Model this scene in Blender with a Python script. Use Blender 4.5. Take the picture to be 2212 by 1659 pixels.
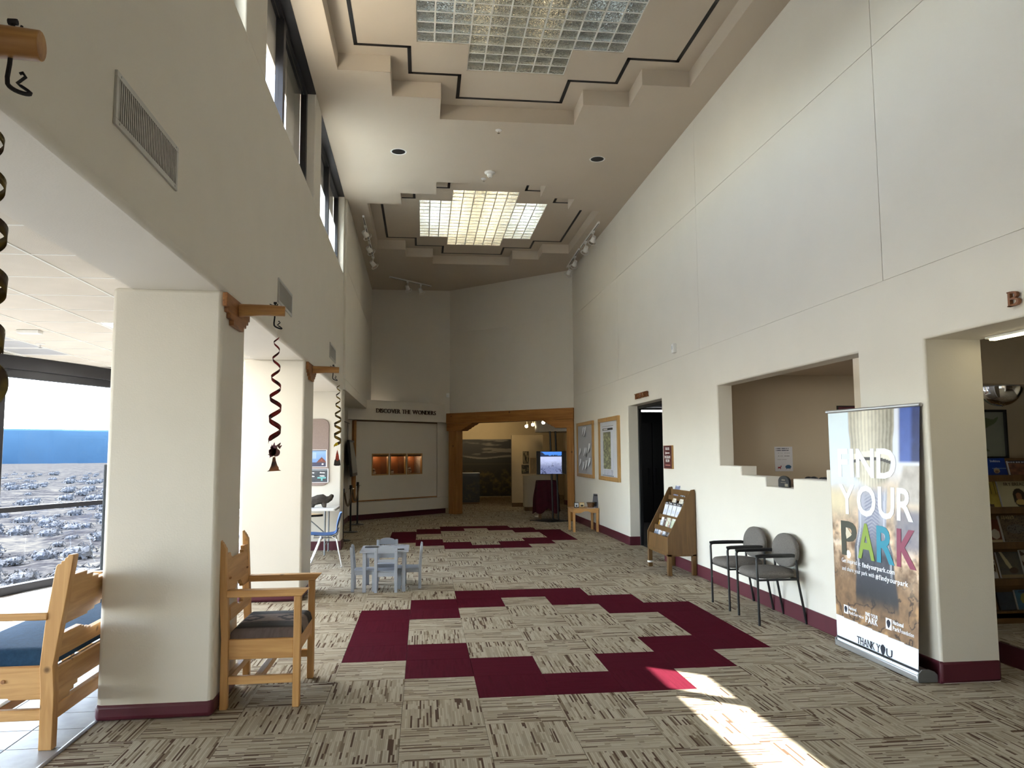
import bpy, bmesh, math, random
import numpy as np
from mathutils import Vector, Matrix
random.seed(7); RNG = np.random.default_rng(7)
for o in list(bpy.data.objects): bpy.data.objects.remove(o, do_unlink=True)
SC = bpy.context.scene; COL = SC.collection
PI = math.pi
EXPOSURE = 1.53
SKY = 1.12
SUN = 15.0
TUBE_NEAR = 0.9
TUBE_FAR = 9.0
LOBBY = 11.0
DESK = 3.2
NICHE = 0.5
SCREEN = .5
EXSPOT = 40
GR0, GR1, GR2 = (.016,.016,.019), (.034,.034,.036), (.060,.057,.052)
SAGE = (.075,.080,.092)
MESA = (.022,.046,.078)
# ---------------------------------------------------------------- camera
cam_d = bpy.data.cameras.new('camera'); cam = bpy.data.objects.new('camera', cam_d); COL.objects.link(cam)
cam_d.sensor_fit = 'HORIZONTAL'; cam_d.sensor_width = 36.0; cam_d.lens = 1657.27/2212*36.0
cam_d.clip_start = 0.05; cam_d.clip_end = 6000
def _cam():
    p, yw, rl = 0.0894188, 0.1156561, -0.0058468
    cp, sp, cy, sy = math.cos(p), math.sin(p), math.cos(yw), math.sin(yw)
    f = Vector((sy*cp, cy*cp, sp)); r = Vector((cy, -sy, 0)); u = r.cross(f)
    r2 = math.cos(rl)*r + math.sin(rl)*u; u2 = -math.sin(rl)*r + math.cos(rl)*u
    m = Matrix((( r2.x, u2.x, -f.x, 0), (r2.y, u2.y, -f.y, 0), (r2.z, u2.z, -f.z, 0), (0, 0, 0, 1)))
    m.translation = Vector((0, 0, 1.6181)); return m
cam.matrix_world = _cam(); SC.camera = cam
# ---------------------------------------------------------------- view, sky, sun
SC.view_settings.view_transform = 'Standard'
try: SC.view_settings.look = 'None'
except Exception: pass
SC.view_settings.gamma = 1.0; SC.view_settings.use_curve_mapping = False
SC.view_settings.exposure = EXPOSURE
SUNDIR = Vector((1.0, -0.78, -1.556)).normalized()
w = bpy.data.worlds.new('sky'); SC.world = w; w.use_nodes = True
nt = w.node_tree; nt.nodes.clear()
sky = nt.nodes.new('ShaderNodeTexSky'); sky.sky_type = 'NISHITA'; sky.sun_disc = False
sky.sun_elevation = math.asin(-SUNDIR.z); sky.sun_rotation = math.atan2(-SUNDIR.x, -SUNDIR.y)
sky.altitude = 2000; sky.air_density = 1.0; sky.dust_density = 1.5; sky.ozone_density = 1.0
bg = nt.nodes.new('ShaderNodeBackground'); bg.inputs['Strength'].default_value = SKY
wo = nt.nodes.new('ShaderNodeOutputWorld')
hs = nt.nodes.new('ShaderNodeHueSaturation'); hs.inputs['Saturation'].default_value = 0.58
nt.links.new(sky.outputs[0], hs.inputs['Color']); nt.links.new(hs.outputs[0], bg.inputs[0]); nt.links.new(bg.outputs[0], wo.inputs[0])
sd = bpy.data.lights.new('sun', 'SUN'); sun = bpy.data.objects.new('sun', sd); COL.objects.link(sun)
sd.energy = SUN; sd.angle = 0.009; sd.color = (1, .95, .87)
sun.rotation_euler = SUNDIR.to_track_quat('-Z', 'Y').to_euler(); sun.location = (-8, 8, 14)
# ---------------------------------------------------------------- mesh builder
class MB:
    def __init__(s): s.v = []; s.f = []; s.m = []; s.cur = 0
    def add(s, vs, fs):
        n = len(s.v); s.v += [tuple(map(float, p)) for p in vs]
        for f in fs: s.f.append(tuple(i+n for i in f)); s.m.append(s.cur)
        return s
    def box(s, x0, x1, y0, y1, z0, z1):
        return s.add([(x0,y0,z0),(x1,y0,z0),(x1,y1,z0),(x0,y1,z0),(x0,y0,z1),(x1,y0,z1),(x1,y1,z1),(x0,y1,z1)],
                     [(0,3,2,1),(4,5,6,7),(0,1,5,4),(1,2,6,5),(2,3,7,6),(3,0,4,7)])
    def prism(s, poly, axis, c0, c1):
        n = len(poly)
        def P(a, b, c):
            return (a,c,b) if axis == 'y' else ((c,a,b) if axis == 'x' else (a,b,c))
        vs = [P(a,b,c0) for a,b in poly]+[P(a,b,c1) for a,b in poly]
        fs = [tuple(range(n-1,-1,-1)), tuple(range(n,2*n))]+[(i,(i+1)%n,n+(i+1)%n,n+i) for i in range(n)]
        return s.add(vs, fs)
    def bar(s, p0, p1, w, h, up=(0,0,1)):
        p0, p1, up = Vector(p0), Vector(p1), Vector(up)
        d = (p1-p0).normalized(); a = d.cross(up)
        if a.length < 1e-4: a = d.cross(Vector((1,0,0)))
        a.normalize(); b = a.cross(d)
        vs = [q+a*sa*w/2+b*sb*h/2 for q in (p0,p1) for sa,sb in ((-1,-1),(1,-1),(1,1),(-1,1))]
        return s.add(vs, [(0,3,2,1),(4,5,6,7),(0,1,5,4),(1,2,6,5),(2,3,7,6),(3,0,4,7)])
    def tube(s, pts, r, n=10, cap=True):
        pts = [Vector(p) for p in pts]; m = len(pts)
        rs = r if isinstance(r, (list,tuple)) else [r]*m
        ref = None; rings = []
        for i, p in enumerate(pts):
            t = (pts[min(i+1,m-1)]-pts[max(i-1,0)]).normalized()
            if ref is None:
                ref = t.cross(Vector((0,0,1)))
                if ref.length < 1e-3: ref = t.cross(Vector((1,0,0)))
            ref = (ref-t*ref.dot(t)).normalized(); b = t.cross(ref)
            rings.append([p+(ref*math.cos(2*PI*k/n)+b*math.sin(2*PI*k/n))*rs[i] for k in range(n)])
        vs = [q for rg in rings for q in rg]
        fs = [(i*n+k, i*n+(k+1)%n, (i+1)*n+(k+1)%n, (i+1)*n+k) for i in range(m-1) for k in range(n)]
        if cap: fs += [tuple(range(n-1,-1,-1)), tuple(range((m-1)*n, m*n))]
        return s.add(vs, fs)
    def cyl(s, p0, p1, r0, r1=None, n=14): return s.tube([p0,p1], [r0, r0 if r1 is None else r1], n)
    def lathe(s, prof, c=(0,0,0), n=20, axis='z'):
        m = len(prof); vs = []
        for r, z in prof:
            for k in range(n):
                a = 2*PI*k/n; x, y = r*math.cos(a), r*math.sin(a)
                q = (x,y,z) if axis == 'z' else ((x,z,y) if axis == 'y' else (z,x,y))
                vs.append((c[0]+q[0], c[1]+q[1], c[2]+q[2]))
        fs = [(i*n+k, i*n+(k+1)%n, (i+1)*n+(k+1)%n, (i+1)*n+k) for i in range(m-1) for k in range(n)]
        fs += [tuple(range(n-1,-1,-1)), tuple(range((m-1)*n, m*n))]
        return s.add(vs, fs)
    def ball(s, c, rx, ry=None, rz=None, n=12):
        ry = ry or rx; rz = rz or rx; m = max(4, n//2); base = len(s.v)
        vs = [(c[0]+rx*math.sin(PI*i/m)*math.cos(2*PI*k/n), c[1]+ry*math.sin(PI*i/m)*math.sin(2*PI*k/n), c[2]+rz*math.cos(PI*i/m)) for i in range(1,m) for k in range(n)]
        vs += [(c[0],c[1],c[2]+rz),(c[0],c[1],c[2]-rz)]; t = (m-1)*n
        fs = [(i*n+k,(i+1)*n+k,(i+1)*n+(k+1)%n,i*n+(k+1)%n) for i in range(m-2) for k in range(n)]
        fs += [(t,k,(k+1)%n) for k in range(n)]+[(t+1,(m-2)*n+(k+1)%n,(m-2)*n+k) for k in range(n)]
        return s.add(vs, fs)
    def xf(s, M, start=0):
        for i in range(start, len(s.v)): s.v[i] = tuple(M @ Vector(s.v[i]))
        return s
    def mesh(s, name, mats, smooth=0.6, recalc=True):
        me = bpy.data.meshes.new(name); me.from_pydata(s.v, [], s.f)
        if not isinstance(mats, (list,tuple)): mats = [mats]
        for m in mats: me.materials.append(m)
        if len(mats) > 1: me.polygons.foreach_set('material_index', s.m)
        if recalc:
            bm = bmesh.new(); bm.from_mesh(me); bmesh.ops.recalc_face_normals(bm, faces=bm.faces); bm.to_mesh(me); bm.free()
        if smooth:
            me.shade_smooth(); me.set_sharp_from_angle(angle=smooth)
        me.update(); return me
    def build(s, name, mats, parent=None, bevel=0, seg=2, smooth=0.6, loc=None, rz=0):
        o = link(name, s.mesh(name, mats, smooth), parent)
        if loc is not None: o.location = loc
        if rz: o.rotation_euler = (0,0,rz)
        if bevel: bev(o, bevel, seg)
        return o
def bev(o, w_, seg=2, limit='ANGLE'):
    b = o.modifiers.new('bevel', 'BEVEL'); b.width = w_; b.segments = seg; b.limit_method = limit
    if limit == 'ANGLE': b.angle_limit = 0.6
    return o
def link(name, me, parent=None):
    o = bpy.data.objects.new(name, me); COL.objects.link(o)
    if parent is not None: o.parent = parent
    return o
def tag(o, label=None, cat=None, group=None, kind=None):
    if label: o['label'] = label
    if cat: o['category'] = cat
    if group: o['group'] = group
    if kind: o['kind'] = kind
    return o
def struct(o, label): return tag(o, label, None, None, 'structure')
def thing(name, label, cat, loc=(0,0,0), rz=0, group=None):
    o = bpy.data.objects.new(name, None); COL.objects.link(o); o.empty_display_size = .05
    o.location = loc; o.rotation_euler = (0,0,rz); return tag(o, label, cat, group)
def dup(root, loc, rz, label, group=None):
    r = root.copy(); COL.objects.link(r); r.location = loc; r.rotation_euler = (0,0,rz); r['label'] = label
    if group: r['group'] = group
    for ch in list(root.children):
        c = ch.copy(); COL.objects.link(c); c.parent = r
        for g in list(ch.children):
            d = g.copy(); COL.objects.link(d); d.parent = c
    return r
# ---------------------------------------------------------------- materials
def _m(name):
    m = bpy.data.materials.new(name); m.use_nodes = True; nt = m.node_tree
    return m, nt, nt.nodes['Principled BSDF']
def N(nt, t, **kw):
    n = nt.nodes.new(t)
    for k, v in kw.items():
        if k in n.inputs: n.inputs[k].default_value = v
        else: setattr(n, k, v)
    return n
def L(nt, a, b): nt.links.new(a, b)
def math_n(nt, op, a, b=None):
    n = nt.nodes.new('ShaderNodeMath'); n.operation = op
    for i, q in enumerate((a, b)):
        if q is None: continue
        if isinstance(q, (int,float)): n.inputs[i].default_value = q
        else: nt.links.new(q, n.inputs[i])
    return n.outputs[0]
def ramp(nt, fac, stops, interp='LINEAR'):
    r = nt.nodes.new('ShaderNodeValToRGB'); r.color_ramp.interpolation = interp
    e = r.color_ramp.elements
    while len(e) < len(stops): e.new(0.5)
    for k, (p, c) in enumerate(stops): e[k].position = p; e[k].color = (*c, 1)
    nt.links.new(fac, r.inputs[0]); return r.outputs[0]
def plain(name, c, rough=.6, metal=0, var=.06, scale=6, bump=0, bscale=60, spec=.5, coat=0):
    m, nt, b = _m(name); b.inputs['Roughness'].default_value = rough; b.inputs['Metallic'].default_value = metal
    b.inputs['Specular IOR Level'].default_value = spec; b.inputs['Coat Weight'].default_value = coat
    tc = nt.nodes.new('ShaderNodeTexCoord')
    n = N(nt, 'ShaderNodeTexNoise', Scale=scale, Detail=3); L(nt, tc.outputs['Object'], n.inputs['Vector'])
    L(nt, ramp(nt, n.outputs[0], [(.3, tuple(x*(1-var) for x in c)), (.7, tuple(min(1, x*(1+var)) for x in c))]), b.inputs['Base Color'])
    if bump:
        n2 = N(nt, 'ShaderNodeTexNoise', Scale=bscale, Detail=3); L(nt, tc.outputs['Object'], n2.inputs['Vector'])
        bp = N(nt, 'ShaderNodeBump', Strength=bump, Distance=.01); L(nt, n2.outputs[0], bp.inputs['Height']); L(nt, bp.outputs[0], b.inputs['Normal'])
    return m
def wood(name, c1, c2, scale=1.0, axis='z', rough=.45, knots=True):
    m, nt, b = _m(name); b.inputs['Roughness'].default_value = rough
    tc = nt.nodes.new('ShaderNodeTexCoord'); oi = nt.nodes.new('ShaderNodeObjectInfo')
    mp = nt.nodes.new('ShaderNodeMapping'); L(nt, tc.outputs['Object'], mp.inputs['Vector'])
    sc = {'z': (14,14,1.1), 'x': (1.1,14,14), 'y': (14,1.1,14)}[axis]; mp.inputs['Scale'].default_value = tuple(q*scale for q in sc)
    ad = nt.nodes.new('ShaderNodeVectorMath'); ad.operation = 'ADD'; L(nt, mp.outputs[0], ad.inputs[0])
    rv = math_n(nt, 'MULTIPLY', oi.outputs['Random'], 31.0); L(nt, rv, ad.inputs[1])
    n = N(nt, 'ShaderNodeTexNoise', Scale=1.6, Detail=5, Distortion=.8); L(nt, ad.outputs[0], n.inputs['Vector'])
    col = ramp(nt, n.outputs[0], [(.3, c2), (.5, tuple((p+q)/2 for p, q in zip(c1, c2))), (.68, c1)])
    if knots:
        ad2 = nt.nodes.new('ShaderNodeVectorMath'); ad2.operation = 'ADD'; L(nt, tc.outputs['Object'], ad2.inputs[0]); L(nt, rv, ad2.inputs[1])
        vo = N(nt, 'ShaderNodeTexVoronoi', Scale=5.5*scale); L(nt, ad2.outputs[0], vo.inputs['Vector'])
        k = ramp(nt, vo.outputs['Distance'], [(.05, (1,1,1)), (.13, (0,0,0))])
        mx = nt.nodes.new('ShaderNodeMix'); mx.data_type = 'RGBA'
        L(nt, k, mx.inputs[0]); L(nt, col, mx.inputs[6]); mx.inputs[7].default_value = (*[q*.38 for q in c2], 1); col = mx.outputs[2]
    L(nt, col, b.inputs['Base Color']); return m
def emit(name, c, s):
    m, nt, b = _m(name); b.inputs['Base Color'].default_value = (*c,1); b.inputs['Emission Color'].default_value = (*c,1); b.inputs['Emission Strength'].default_value = s
    return m
def vcol(name, rough=.5, em=0, coat=0):
    m, nt, b = _m(name); a = nt.nodes.new('ShaderNodeVertexColor'); a.layer_name = 'print'
    L(nt, a.outputs[0], b.inputs['Base Color']); b.inputs['Roughness'].default_value = rough; b.inputs['Coat Weight'].default_value = coat
    if em: L(nt, a.outputs[0], b.inputs['Emission Color']); b.inputs['Emission Strength'].default_value = em; b.inputs['Base Color'].default_value = (0,0,0,1)
    return m
def clear_glass(name, tint=(.97,.985,.98), refl=.06):
    m, nt, b = _m(name); nt.nodes.remove(b); out = nt.nodes['Material Output']
    t = nt.nodes.new('ShaderNodeBsdfTransparent'); t.inputs[0].default_value = (*tint,1)
    g = nt.nodes.new('ShaderNodeBsdfGlossy'); g.inputs['Roughness'].default_value = .02
    lw = nt.nodes.new('ShaderNodeLayerWeight')
    mx = nt.nodes.new('ShaderNodeMixShader'); L(nt, math_n(nt, 'ADD', .015, math_n(nt, 'MULTIPLY', math_n(nt, 'POWER', lw.outputs['Facing'], 5.0), .4)), mx.inputs[0]); L(nt, t.outputs[0], mx.inputs[1]); L(nt, g.outputs[0], mx.inputs[2])
    L(nt, mx.outputs[0], out.inputs[0]); return m
def srgb(r, g, b):
    return tuple((x/255/12.92 if x/255 <= .04045 else ((x/255+.055)/1.055)**2.4) for x in (r, g, b))
M = {}
M['paint'] = plain('wall_paint', (.70,.655,.575), .75, var=.015, scale=2, bump=.08, bscale=90, spec=.25)
M['ceil'] = plain('ceiling_paint', (.55,.475,.385), .8, var=.012, scale=2, spec=.2)
M['maroon'] = plain('maroon_vinyl', (.085,.012,.022), .45, var=.08)
M['black'] = plain('black_paint', (.008,.008,.009), .5, var=.1)
M['blackmetal'] = plain('black_metal', (.012,.012,.013), .38, metal=.2, var=.1)
M['iron'] = plain('wrought_iron', (.006,.005,.006), .5, metal=.4, bump=.3)
M['frame'] = plain('dark_bronze_frame', (.022,.022,.026), .42, metal=.3, var=.1)
M['white'] = plain('white_enamel', (.78,.77,.74), .45, var=.02)
M['paper'] = plain('white_paper', (.82,.83,.86), .7, var=.02)
M['chrome'] = plain('chrome', (.75,.76,.78), .18, metal=1, var=.03)
M['alu'] = plain('brushed_aluminium', (.62,.63,.65), .32, metal=.9, var=.04)
M['greymetal'] = plain('grey_metal', (.25,.26,.27), .4, metal=.6)
M['pine'] = wood('honey_pine', (.66,.38,.145), (.46,.23,.07), 1.0, 'z')
M['pinex'] = wood('honey_pine_x', (.66,.38,.145), (.46,.23,.07), 1.0, 'x')
M['piney'] = wood('honey_pine_y', (.66,.38,.145), (.46,.23,.07), 1.0, 'y')
M['beam'] = wood('timber_beam', (.42,.185,.045), (.27,.10,.02), .7, 'x')
M['beamz'] = wood('timber_post', (.42,.20,.055), (.28,.115,.025), .7, 'z')
M['corbel'] = wood('corbel_wood', (.34,.145,.045), (.20,.075,.022), 1.4, 'y', knots=False)
M['peg'] = wood('peg_wood', (.46,.24,.07), (.30,.13,.035), 1.4, 'x', knots=False)
M['oak'] = wood('oak_frame', (.50,.30,.11), (.36,.19,.06), 1.2, 'z', knots=False)
M['rack'] = wood('rack_plywood', (.16,.083,.024), (.105,.052,.014), .8, 'z', knots=False)
M['dkwood'] = wood('bookcase_wood', (.20,.11,.035), (.12,.06,.018), .8, 'x', knots=False)
M['letterwood'] = plain('letter_wood', (.20,.075,.025), .5, var=.25, scale=40)
M['letterdark'] = plain('letter_dark', (.07,.03,.014), .5, var=.2, scale=40)
M['beigewall'] = plain('beige_wall', (.50,.42,.31), .8, var=.02, spec=.2)
M['glass'] = clear_glass('window_glass'); M['addedglass'] = clear_glass('added_glass', (.36,.33,.28))  # second glass is tinted to cut light from the added entrance
M['seatfab'] = plain('grey_weave', (.165,.150,.135), .95, var=.25, scale=140, bump=.5, bscale=220, spec=.15)
M['bluecush'] = plain('blue_cloth', (.018,.055,.115), .9, var=.15, scale=40, bump=.3, bscale=250, spec=.2)
M['greypaint'] = plain('grey_blue_paint', (.33,.36,.41), .5, var=.04)
M['bluepl'] = plain('blue_plastic', (.010,.075,.24), .35, var=.04)
M['cloth'] = plain('maroon_cloth', (.055,.007,.014), .9, var=.2, scale=12, spec=.2)
M['tack'] = plain('tack_fabric', (.31,.24,.215), .95, var=.05, scale=60, spec=.1)
M['rope'] = plain('tan_rope', (.13,.09,.05), .85, var=.2, scale=80, bump=.5)
M['rock'] = plain('lava_rock', (.045,.036,.028), .9, var=.4, scale=12, bump=1.0, bscale=30)
M['niche'] = plain('niche_lining', (.24,.085,.026), .6, var=.08)
M['shade'] = plain('shade_cloth', (.62,.58,.52), .9, var=.03)
# ---------------------------------------------------------------- carpet
CX0, CY0 = -0.62293, 5.24312
def carpet(name, stops, dark, maroon=False):
    m, nt, b = _m(name); b.inputs['Roughness'].default_value = .95; b.inputs['Specular IOR Level'].default_value = .03
    g = nt.nodes.new('ShaderNodeNewGeometry'); sp = nt.nodes.new('ShaderNodeSeparateXYZ'); L(nt, g.outputs['Position'], sp.inputs[0])
    X = math_n(nt, 'MULTIPLY', math_n(nt, 'SUBTRACT', sp.outputs[0], CX0), 2.0); Y = math_n(nt, 'MULTIPLY', math_n(nt, 'SUBTRACT', sp.outputs[1], CY0), 2.0)
    cx = math_n(nt, 'FLOOR', X); cy = math_n(nt, 'FLOOR', Y); fx = math_n(nt, 'SUBTRACT', X, cx); fy = math_n(nt, 'SUBTRACT', Y, cy)
    par = math_n(nt, 'ABSOLUTE', math_n(nt, 'MODULO', math_n(nt, 'ADD', cx, cy), 2.0))
    inv = math_n(nt, 'SUBTRACT', 1.0, par)
    v = math_n(nt, 'ADD', math_n(nt, 'MULTIPLY', fx, inv), math_n(nt, 'MULTIPLY', fy, par))   # across the stripes
    u = math_n(nt, 'ADD', math_n(nt, 'MULTIPLY', fy, inv), math_n(nt, 'MULTIPLY', fx, par))   # along the stripes
    def wn(vx, vy, vz):
        c = nt.nodes.new('ShaderNodeCombineXYZ'); L(nt, vx, c.inputs[0]); L(nt, vy, c.inputs[1]); L(nt, vz, c.inputs[2])
        n = nt.nodes.new('ShaderNodeTexWhiteNoise'); n.noise_dimensions = '3D'; L(nt, c.outputs[0], n.inputs[0]); return n.outputs['Value']
    cid = math_n(nt, 'ADD', math_n(nt, 'MULTIPLY', cx, 61.0), math_n(nt, 'MULTIPLY', cy, 173.0))
    NL = 46.0
    ln = math_n(nt, 'FLOOR', math_n(nt, 'MULTIPLY', v, NL))
    off = wn(ln, cid, math_n(nt, 'ADD', cid, 3.3))
    seg = math_n(nt, 'FLOOR', math_n(nt, 'ADD', math_n(nt, 'MULTIPLY', u, 2.2), off))
    a = wn(ln, cid, seg)
    blk = wn(math_n(nt, 'FLOOR', math_n(nt, 'MULTIPLY', v, 4.0)), math_n(nt, 'FLOOR', math_n(nt, 'MULTIPLY', u, 3.0)), cid)
    tone = math_n(nt, 'ADD', math_n(nt, 'MULTIPLY', a, .8), math_n(nt, 'MULTIPLY', blk, .2))
    col = ramp(nt, tone, stops, 'CONSTANT' if not maroon else 'LINEAR')
    fr = math_n(nt, 'ABSOLUTE', math_n(nt, 'SUBTRACT', math_n(nt, 'FRACT', math_n(nt, 'MULTIPLY', v, NL), None), .5))
    edge = ramp(nt, fr, [(.30, (1,1,1)), (.5, (.80,.80,.80))])
    mx = nt.nodes.new('ShaderNodeMix'); mx.data_type = 'RGBA'; mx.blend_type = 'MULTIPLY'; mx.inputs[0].default_value = 1
    L(nt, col, mx.inputs[6]); L(nt, edge, mx.inputs[7])
    nz = N(nt, 'ShaderNodeTexNoise', Scale=420, Detail=2); L(nt, g.outputs['Position'], nz.inputs['Vector'])
    mx2 = nt.nodes.new('ShaderNodeMix'); mx2.data_type = 'RGBA'; mx2.blend_type = 'MULTIPLY'; mx2.inputs[0].default_value = 1
    L(nt, mx.outputs[2], mx2.inputs[6]); L(nt, ramp(nt, nz.outputs[0], [(.3, (.72,.72,.72)), (.7, (1.18,1.18,1.18))]), mx2.inputs[7])
    L(nt, mx2.outputs[2], b.inputs['Base Color'])
    bp = N(nt, 'ShaderNodeBump', Strength=.5, Distance=.004); L(nt, nz.outputs[0], bp.inputs['Height']); L(nt, bp.outputs[0], b.inputs['Normal'])
    return m
M['carpet'] = carpet('carpet_beige', [(0, (.39,.335,.25)), (.22, (.47,.41,.315)), (.40, (.35,.30,.22)), (.56, (.445,.385,.29)), (.72, (.21,.16,.108)), (.80, (.105,.066,.045)), (.90, (.29,.24,.17))], True)
M['carpetm'] = carpet('carpet_maroon', [(0, (.068,.0062,.0135)), (.5, (.088,.008,.018)), (1, (.078,.007,.0155))], True, True)
def maroon_cell(c, r):
    if r >= 16: r -= 16
    if not (0 <= c <= 6 and 0 <= r <= 7): return False
    out = {0:(2,5),1:(1,6),2:(0,7),3:(0,7),4:(0,7),5:(1,6),6:(2,5)}[c]; inn = {1:(3,4),2:(2,5),3:(1,6),4:(2,5),5:(3,4)}.get(c)
    return out[0] <= r <= out[1] and not (inn and inn[0] <= r <= inn[1])
floor = struct(MB().box(-1.97, 10, -4, 32, -.25, -.009).build('floor', M['carpet']), 'concrete floor under patterned beige and maroon carpet tiles')
XL, XR = -1.965, 3.593
tiles = {}
stuff = {False: MB(), True: MB()}
G = .0012
for r in range(-17, 54):
    for c in range(-3, 20):
        x0, x1 = max(XL, CX0+.5*c)+G, CX0+.5*(c+1)-G; y0, y1 = CY0+.5*r+G, CY0+.5*(r+1)-G
        if x1 <= x0 or (c > 8 and 18 > CY0+.5*r > 6.9): continue
        mr = maroon_cell(c, r)
        if -4 <= r <= 19 and c <= 8:
            key = (mr, c == -3)
            if key not in tiles:
                wx = x1-x0
                tiles[key] = MB().box(0, wx, 0, .5-2*G, -.009, 0).mesh('carpet_tile', M['carpetm'] if mr else M['carpet'], 0)
            o = link('carpet_tile', tiles[key], floor); o.location = (x0, y0, 0)
        else:
            stuff[mr].box(x0, x1, y0, y1, -.009, 0)
tag(stuff[False].build('carpet_tiles', M['carpet'], floor, smooth=0), kind='stuff')
tag(stuff[True].build('maroon_carpet_tiles', M['carpetm'], floor, smooth=0), kind='stuff')
# lobby tile floor
M['tilef'] = plain('ceramic_tile', (.31,.30,.295), .42, var=.10, scale=9, bump=.25, bscale=14, spec=.25)
M['grout'] = plain('grout', (.20,.17,.15), .8)
WX = lambda y: -4.89+(y-9.49)*.3855
lf = struct(MB().prism([(WX(-4)-.15,-4),(-1.99,-4),(-1.99,13.5),(WX(13.5)-.15,13.5)], 'z', -.25, -.004).build('floor', M['grout']), 'tiled lobby floor by the windows with grey ceramic tiles')
tm = MB().box(0, .297, 0, .297, -.02, 0).mesh('floor_tile', M['tilef'], 0)
far_t = MB()
for i in range(0, 22):
    for j in range(-28, 50):
        x1 = -1.985-.3048*i; y0 = 5.0+.3048*j
        if x1-.15 < WX(y0+.15)-.05 or y0 > 13.2: continue
        if i < 13 and -3 <= j <= 18: o = link('floor_tile', tm, lf); o.location = (x1-.297, y0, 0); bv = None
        else: far_t.box(x1-.297, x1, y0, y0+.297, -.02, 0)
tag(far_t.build('floor_tiles', M['tilef'], lf, smooth=0), kind='stuff')
struct(MB().prism([(-1.99,-.01),(-1.955,-.01),(-1.958,.004),(-1.972,.008),(-1.988,.003)], 'y', -4, 5.1).build('trim_1', M['greymetal']), 'metal edge strip between carpet and lobby tile')
# ---------------------------------------------------------------- wall grids
def grid_wall(name, us, vs, hole, depth, mat, loc, rz, bevel=.018, y0=0.0, parent=None, plan=False):
    """solid wall with openings; local x = us, z = vs, y = depth (plan: lies flat, local y = vs, z = depth)"""
    bm = bmesh.new(); V = {}
    def vert(i, j, k):
        if (i,j,k) not in V:
            d = y0+depth*k; V[i,j,k] = bm.verts.new((us[i], vs[j], d) if plan else (us[i], d, vs[j]))
        return V[i,j,k]
    nu, nv = len(us)-1, len(vs)-1
    full = lambda i, j: 0 <= i < nu and 0 <= j < nv and not hole((us[i]+us[i+1])/2, (vs[j]+vs[j+1])/2)
    rev = []
    for i in range(nu):
        for j in range(nv):
            if not full(i,j): continue
            for k in (0,1): bm.faces.new([vert(i,j,k),vert(i+1,j,k),vert(i+1,j+1,k),vert(i,j+1,k)])
            for di, dj, a, b_ in ((-1,0,(i,j),(i,j+1)),(1,0,(i+1,j),(i+1,j+1)),(0,-1,(i,j),(i+1,j)),(0,1,(i,j+1),(i+1,j+1))):
                if not full(i+di, j+dj):
                    bm.faces.new([vert(*a,0),vert(*b_,0),vert(*b_,1),vert(*a,1)])
                    inside = 0 <= i+di < nu and 0 <= j+dj < nv
                    if inside: rev.append((a,b_))
    bm.verts.ensure_lookup_table()
    ly = bm.edges.layers.float.new('bevel_weight_edge')
    for a, b_ in rev:
        e = bm.edges.get((V[(*a,0)], V[(*b_,0)]))
        if e: e[ly] = 1.0
    bmesh.ops.recalc_face_normals(bm, faces=bm.faces)
    me = bpy.data.meshes.new(name); bm.to_mesh(me); bm.free(); me.materials.append(mat)
    me.shade_smooth(); me.set_sharp_from_angle(angle=.5)
    o = link(name, me, parent); o.location = loc; o.rotation_euler = (0,0,rz)
    if bevel: bev(o, bevel, 3, 'WEIGHT')
    return o
RX = 3.593; RR = (RX,0,0); RZ = -PI/2
G1, G2, ZC = 2.948, 4.875, 6.063
# right wall, lower part: bookstore opening, stepped desk opening, theatre doorway   (local x = -y)
def deskhole(y, z):
    if z > 2.43: return False
    if 8.43 < y < 9.07 or 5.97 < y < 6.56: return z > 1.45
    if 7.81 < y < 8.43 or 6.56 < y < 7.19: return z > 1.35
    if 7.19 < y < 7.81: return z > 1.25
    return False
wr = grid_wall('wall_right', sorted([-18.3,-13.24,-11.28,-9.07,-8.43,-7.81,-7.19,-6.56,-5.97,-5.55]), [0,1.25,1.35,1.45,2.43,2.944],
     lambda u, z: deskhole(-u, z) or (11.28 < -u < 13.24 and z < 2.43), .19, M['paint'], RR, RZ)
struct(wr, 'tall white plaster wall on the right with stepped desk opening and theater doorway')
o = grid_wall('wall_right', sorted([-5.55,-5.12,-2.2,4]), [0,2.42,2.944], lambda u, z: 2.2 < -u < 5.12 and z < 2.42, .443, M['paint'], RR, RZ)
struct(o, 'white plaster wall around the bookstore opening at the right edge')
up = struct(MB().box(RX+.006, RX+.2, -4, 18.3, 2.944, 6.3).build('wall_right', M['paint']), 'upper part of the tall right wall divided into plaster panels by thin joints')
for (a, b_) in ((-4,1.5),(1.504,5.566),(5.574,9.618),(9.622,13.818),(13.822,18.1)):
    for (c, d) in ((2.951,4.872),(4.878,6.07)): MB().box(RX, RX+.008, a, b_, c, d).build('panel', M['paint'], up, smooth=0)
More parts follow.
